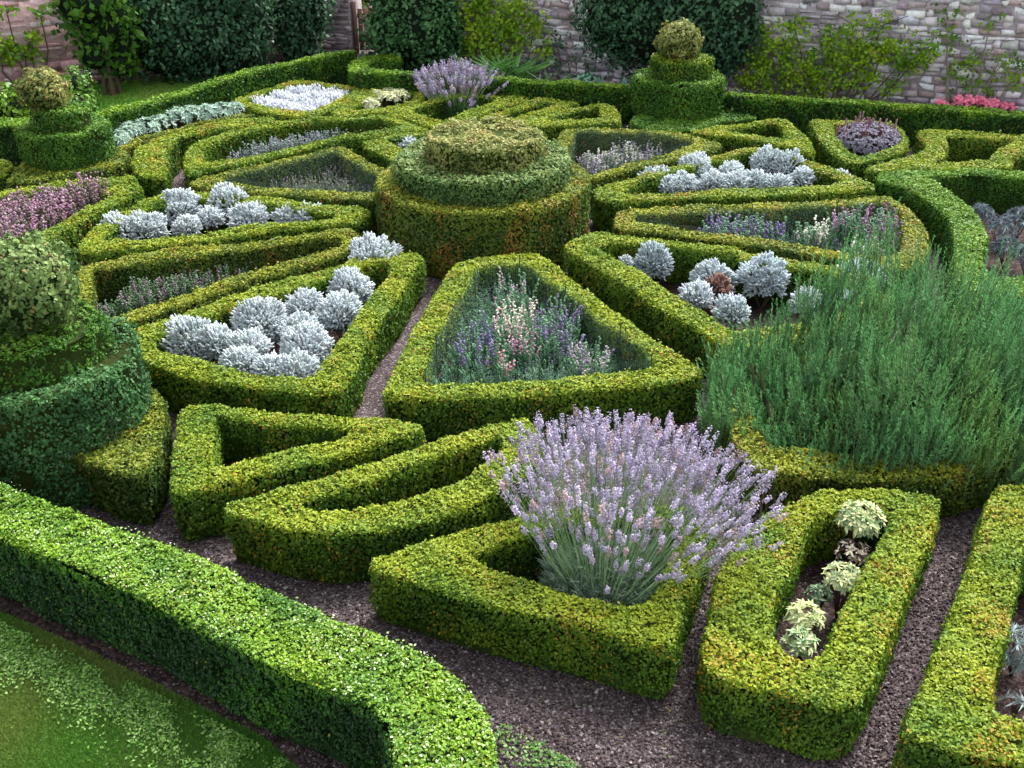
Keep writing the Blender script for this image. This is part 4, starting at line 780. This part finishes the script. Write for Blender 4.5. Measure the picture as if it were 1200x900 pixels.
def box(mb, x0, x1, y0, y1, z0, z1, c):
    V = [(x, y, z) for z in (z0, z1) for (x, y) in ((x0, y0), (x1, y0), (x1, y1), (x0, y1))]; mb.add(V, [(0, 3, 2, 1), (4, 5, 6, 7), (0, 1, 5, 4), (1, 2, 6, 5), (2, 3, 7, 6), (3, 0, 4, 7)], c)
for k in range(8): box(mb, .02 + k * .105, .10 + k * .105, 0, .03, .06, .82 + .03 * math.sin(k * .45), np.array([.13, .07, .055]) * rng.uniform(.8, 1.2))
mb.build('slats', M_WOOD, parent=t)
for z in (.2, .65): mb = MB(); box(mb, 0, .86, .033, .08, z, z + .08, (.10, .055, .045)); mb.build('rail', M_WOOD, parent=t)
for x in (-.09, .87): mb = MB(); box(mb, x, x + .08, -.02, .08, 0, .95, (.10, .06, .05)); mb.build('post', M_WOOD, parent=t)

# ================================================================== SHRUBS AND CLIMBERS ALONG THE WALLS
def wall_shrub(name, label, lobes, pal, s, dens, tip, seed, cat='tree', trunk=(.1, .07, .05), group='dark evergreens along the walls', m=M_GLOSS, shell=.35, jit=.7):
    """lobes in world coordinates: (x,y,z,rx,ry,rz)"""
    lobes = np.array(lobes, float); c = lobes[:, :2].mean(0); t = thing(name, (c[0], c[1], 0), label, cat, group); L = lobes.copy(); L[:, :2] -= c
    mb = MB()
    for i, (x, y, z, rx, ry, rz) in enumerate(L):
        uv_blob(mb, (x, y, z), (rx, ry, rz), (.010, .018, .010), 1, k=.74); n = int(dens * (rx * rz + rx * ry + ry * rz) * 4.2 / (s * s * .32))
        blob_leaves(mb, (x, y, z), (rx, ry, rz), n, s, pal, tip, seed + i, scorch=.0, shell=shell, jit=jit)
    mb.build('crown', [m, M_CORE], parent=t); mb = MB()
    z = L[:, 2].max() * .8
    for k in range(4): a = k * 1.6 + .3; r = L[:, 3].mean() * .5; tube(mb, [(.12 * math.cos(a), .12 * math.sin(a), -.02), (.4 * r * math.cos(a), .4 * r * math.sin(a), z * .4), (r * math.cos(a), r * math.sin(a) * .6, z)], .05, .02, trunk, n=6)
    mb.build('trunk', M_WOOD, parent=t); return t
def lobes_at(specs, Y0=None):
    out = []
    for (px, py, d, r, rz, ry) in specs:       # image point, ground distance, radius
        v = ray(px, py); k = d / v[1]; p = np.array([0, 0, CAM_H]) + v * k; out.append((p[0], p[1], p[2], r, ry, rz))
    return out
wall_shrub('evergreen_shrub', 'rounded dark blue green evergreen just right of the gate, behind the curl of the hedge', lobes_at([(484, 30, 18.0, .72, .9, .55), (462, 45, 18.0, .5, .62, .5), (510, 42, 18.0, .5, .66, .5), (480, -20, 18.1, .75, .6, .5)]), 'sea', .075, 1.0, .32, 100)
wall_shrub('evergreen_shrub', 'big dark evergreen left of the back topiary, reaching down in front of the stone wall', lobes_at([(720, 20, 16.9, .6, .7, .45), (760, 30, 16.8, .7, .72, .5), (820, 25, 16.6, .75, .85, .5), (862, 25, 16.4, .42, .7, .4), (780, -40, 16.8, 1.3, .7, .5), (840, 60, 16.4, .45, .4, .35)]), 'deep', .07, 1.0, .36, 110)
wall_shrub('evergreen_shrub', 'wide dark evergreen above the small lawn at the upper left', lobes_at([(190, 45, 18.0, .75, .85, .5), (230, 40, 18.3, .8, .95, .5), (272, 45, 18.6, .65, .85, .5), (290, 20, 18.8, .5, .9, .5), (230, -20, 18.4, 1.4, .6, .5), (175, 15, 17.9, .6, .8, .5)]), 'deep', .08, 1.0, .34, 120)
wall_shrub('evergreen_shrub', 'slimmer dark evergreen between the wide one and the stone pier', lobes_at([(352, 25, 19.6, .42, .85, .4), (345, 50, 19.5, .35, .4, .35), (365, 5, 19.6, .35, .7, .35), (332, 10, 19.4, .3, .6, .35)]), 'deep', .08, 1.0, .42, 130)
wall_shrub('fig_bush', 'mid green large leaved climber spreading down the pink wall at the upper left', lobes_at([(115, 15, 17.2, .55, .7, .3), (138, 45, 17.4, .45, .6, .3), (108, 62, 17.1, .28, .36, .25), (140, 75, 17.3, .3, .25, .25), (95, 5, 17.0, .5, .4, .3)]), 'green', .12, .9, .40, 140, cat='climber', group=None, m=M_LEAF, shell=.5)

def climber(name, label, clusters, p0, n_, uu, pal, s, tip, seed, off=.12, stem=(.10, .08, .06), group='climbers on the walls', lam=34):
    """clusters: (px,py,r_px,count)"""
    pts, cl = [], []
    n3 = np.array([n_[0], n_[1], 0.]); p3 = np.array([p0[0], p0[1], 0.])
    for (px, py, rp, k) in clusters:
        c = on_plane(px, py, p3 + n3 * off, n3); D = depth(c); r = rp / FPX * D; cl.append((c, r, k))
    c0 = np.mean([c for c, _, _ in cl], 0); root = np.array([c0[0], c0[1], 0]); t = thing(name, root, label, 'climber', group); mb = MB(); ms = MB()
    u3 = np.array([uu[0], uu[1], 0])
    for (c, r, k) in cl:
        m = max(3, int(k * .5) // 7); ctr = c + u3 * rng.normal(0, r * .5, (m, 1)) + np.array([0, 0, 1]) * rng.normal(0, r * .42, (m, 1)) + n3 * rng.uniform(-.08, .10, (m, 1))
        p = np.repeat(ctr, 7, 0) + rng.normal(0, s * .75, (m * 7, 3)); p[:, 2] = np.maximum(p[:, 2], .03); nn = unit(n3 * .6 + np.array([0, 0, .5]) + rng.normal(0, .6, p.shape)); X, Y = frames(nn); sz = s * rng.uniform(.6, 1.3, (len(p), 1))
        mb.inst(LEAF_V * [1, 1.4, 1], LEAF_F, p - root, X * sz, Y * sz, nn * sz, leafcol(p, pal, np.full(len(p), tip), np.full(len(p), .01), seed))
        base = root + u3 * ((c - root) @ u3) * .45; q = c - n3 * .04
        tube(ms, [base - root + [0, 0, 0], (base * .5 + q * .5) - root + [rng.normal(0, .08), 0, .05], q - root, q - root + u3 * rng.normal(0, r) + [0, 0, r * .6]], .016, .006, stem, n=5)
    mb.build('foliage', M_LEAF, parent=t); ms.build('branches', M_WOOD, parent=t)
wp = W0
climber('climbing_shrub', 'yellow green leafy climber on the stone wall, right of the rounded evergreen', [(560, 15, 20, 700), (590, 30, 22, 800), (560, 45, 20, 700), (600, 8, 22, 600), (585, 58, 20, 500), (625, 28, 15, 300), (545, 60, 12, 250), (555, -10, 25, 600), (610, 48, 15, 250), (640, 60, 12, 150)], wp, wn, wu, 'vine', .065, .58, 150, off=.28)
climber('climbing_shrub', 'broad green climber on the stone wall right of the back topiary', [(890, 75, 20, 700), (925, 60, 22, 700), (915, 95, 22, 700), (950, 85, 22, 700), (975, 50, 22, 600), (985, 80, 22, 700), (1010, 60, 20, 500), (1035, 60, 22, 600), (1060, 70, 22, 600), (1085, 60, 15, 300), (930, 30, 18, 300), (960, 105, 20, 500), (900, 45, 15, 300), (1035, 30, 20, 250), (1000, 30, 18, 250), (1050, 100, 15, 200), (1015, 92, 18, 350), (875, 95, 14, 300)], wp, wn, wu, 'vine', .055, .52, 160, off=.24)
climber('climbing_shrub', 'sparse climber with thin branches on the stone wall at the upper right corner', [(1110, 50, 20, 160), (1140, 70, 20, 180), (1170, 75, 20, 200), (1190, 85, 18, 200), (1120, 85, 18, 160), (1150, 95, 20, 160), (1110, 20, 20, 120), (1160, 30, 20, 70), (1130, 105, 20, 90), (1185, 100, 18, 110)], wp, wn, wu, 'vine', .05, .42, 170, off=.14, stem=(.28, .24, .2))
climber('climbing_shrub', 'low purplish bare climber at the foot of the stone wall between two evergreens', [(650, 45, 16, 120), (640, 70, 18, 160), (665, 75, 20, 160), (690, 85, 16, 140), (620, 80, 12, 120)], wp, wn, wu, 'deep', .05, .6, 180, off=.2, stem=(.14, .09, .10))
climber('climbing_shrub', 'light green creeper in patches on the pink wall at the upper left corner', [(8, 12, 10, 60), (12, 52, 14, 220), (30, 62, 11, 130), (38, 42, 8, 70), (48, 18, 8, 60), (2, 68, 10, 110)], V1, ln_, lu, 'vine', .085, .40, 190, off=.12)
def tuft(px, py, r_px, label, col, n, l, name='strap_leaved_plant', z=.5):
    c = P(px, py, z); t = thing(name, (c[0], c[1], 0), label, 'plant', 'border plants at the wall foot'); mb = MB(); r = r_px / FPX * depth(c)
    p = np.stack([rng.uniform(-r, r, n), rng.uniform(-.15, .15, n), np.full(n, .02)], 1); a = rng.uniform(0, 6.28, n); Z = unit(np.stack([np.cos(a) * .35, np.sin(a) * .35, np.ones(n)], 1)); X, Y = frames(Z); h = rng.uniform(.7, 1.1, (n, 1)) * l
    mb.inst(np.array([(-.5, 0, 0), (.5, 0, 0), (.5, 0, 1), (-.5, 0, 1)], float), np.array([(0, 1, 2, 3)]), p, X * .035, Y, Z * h * .65, np.array(col) * rng.uniform(.7, 1.2, (n, 1)))
    q = p + Z * h * .65; Z2 = unit(Z * .6 + np.stack([np.cos(a), np.sin(a), 0 * a], 1) * .9); mb.inst(BLADE_V, BLADE_F, q, X * .035, Y, Z2 * h * .5, np.array(col) * rng.uniform(.8, 1.3, (n, 1))); mb.build('leaves', M_LEAF, parent=t)
tuft(585, 82, 32, 'bright green strap leaved clump at the wall foot behind the distant lavender', (.11, .27, .06), 200, .80)
tuft(640, 92, 14, 'small grey green clump at the wall foot right of the strap leaved one', (.16, .26, .12), 60, .62)
leafy(690, 98, 16, 'broad_leaved_plant', 'blue green broad leaved plant peeping over the back hedge', 'plant', (.16, .32, .22), (.12, .25, .16), 160, .16, 'border plants at the wall foot', zc=.5, hz=.6, aspect=.6)
leafy(738, 98, 8, 'broad_leaved_plant', 'small blue green plant over the back hedge, left of the topiary', 'plant', (.14, .30, .22), (.12, .25, .16), 60, .14, 'border plants at the wall foot', zc=.5, hz=.6, aspect=.6)
for (x, y, r, lb) in [(1104, 121, 5, 'leftmost tiny pink flower clump over the back hedge'), (1128, 119, 9, 'left pink flower clump at the wall foot, far right'), (1145, 118, 9, 'brightest pink flower clump in the middle at the wall foot'), (1160, 121, 8, 'pink flower clump right of the brightest one'), (1180, 125, 7, 'rightmost pink flower clump at the wall foot')]:
    v = ray(x, y); k = 14.9 / v[1]; c = np.array([0, 0, CAM_H]) + v * k; t = thing('pink_flower', (c[0], c[1], 0), lb, 'flowers', 'pink flowers at the wall foot'); mb = MB(); n = 90; rr = r / FPX * 15.5; p = np.stack([np.linspace(-rr, rr, n), rng.normal(0, .06, n), c[2] + rng.normal(0, rr * .25, n)], 1); nn = unit(np.array([0, -.6, 1]) + rng.normal(0, .4, (n, 3))); X, Y = frames(nn)
    mb.inst(LEAF_V * [1, 2, 1], LEAF_F, p, X * .05, Y * .05, nn * .05, np.array([.85, .24, .36]) * rng.uniform(.8, 1.2, (n, 1))); mb.build('petals', M_PETAL, parent=t); mb = MB()
    for k in range(9): x_ = rng.normal(0, rr * .5); tube(mb, [(x_, 0, 0), (x_, 0, c[2])], .008, .006, (.06, .12, .05), n=4)
    mb.build('stem', M_WOOD, parent=t)
wall_shrub('low_shrub', 'low light green shrub at the left edge, behind the dark faced hedge', lobes_at([(5, 130, 14.6, .5, .3, .4), (30, 125, 14.8, .4, .35, .4), (-30, 130, 14.4, .5, .3, .4)]), 'fresh', .07, .9, .55, 200, cat='shrub', group=None)
wall_shrub('low_shrub', 'soft green low shrub right behind the back left topiary, at the lawn edge', lobes_at([(92, 110, 14.8, .22, .35, .3), (88, 128, 14.4, .25, .25, .3)]), 'green', .06, .9, .5, 210, cat='shrub', group=None)
wall_shrub('low_shrub', 'pale yellow green bush glimpsed through the gateway above the wooden gate', [(-3.1, 24.5, 1.0, 1.0, .8, 1.0), (-2.3, 24.8, .9, .9, .8, .9)], 'vine', .10, .9, .85, 220, cat='shrub', group=None)
# soil strips at the wall foot
flat('border_soil', [P(470, 82), P(600, 95), P(744, 106), P(848, 113), P(1020, 124), P(1200, 137), P(1500, 160), np.array([14, 12.4]), np.array([-2.5, 18.9])], .003, M_SOIL)
flat('border_soil', [P(60, 112), P(100, 103), P(240, 88), P(380, 70), np.array([-4.3, 20.5]), np.array([-9, 17])], .0065, M_SOIL)
# small weeds on the path
for (x, y, s, lb) in [(700, 262, .1, 'small leafy weed in the gap right of the centrepiece'), (978, 606, .06, 'small green weed at the top of the right path')]:
    c = P(x, y, .05); leafy(0, 0, s / depth(c) * FPX, 'weed', lb, 'plant', (.10, .28, .08), (.07, .2, .06), 60, .10, None, zc=.1, aspect=.4, world=(c[0], c[1], 0))
print('hedge leaves', LEAVES[0])
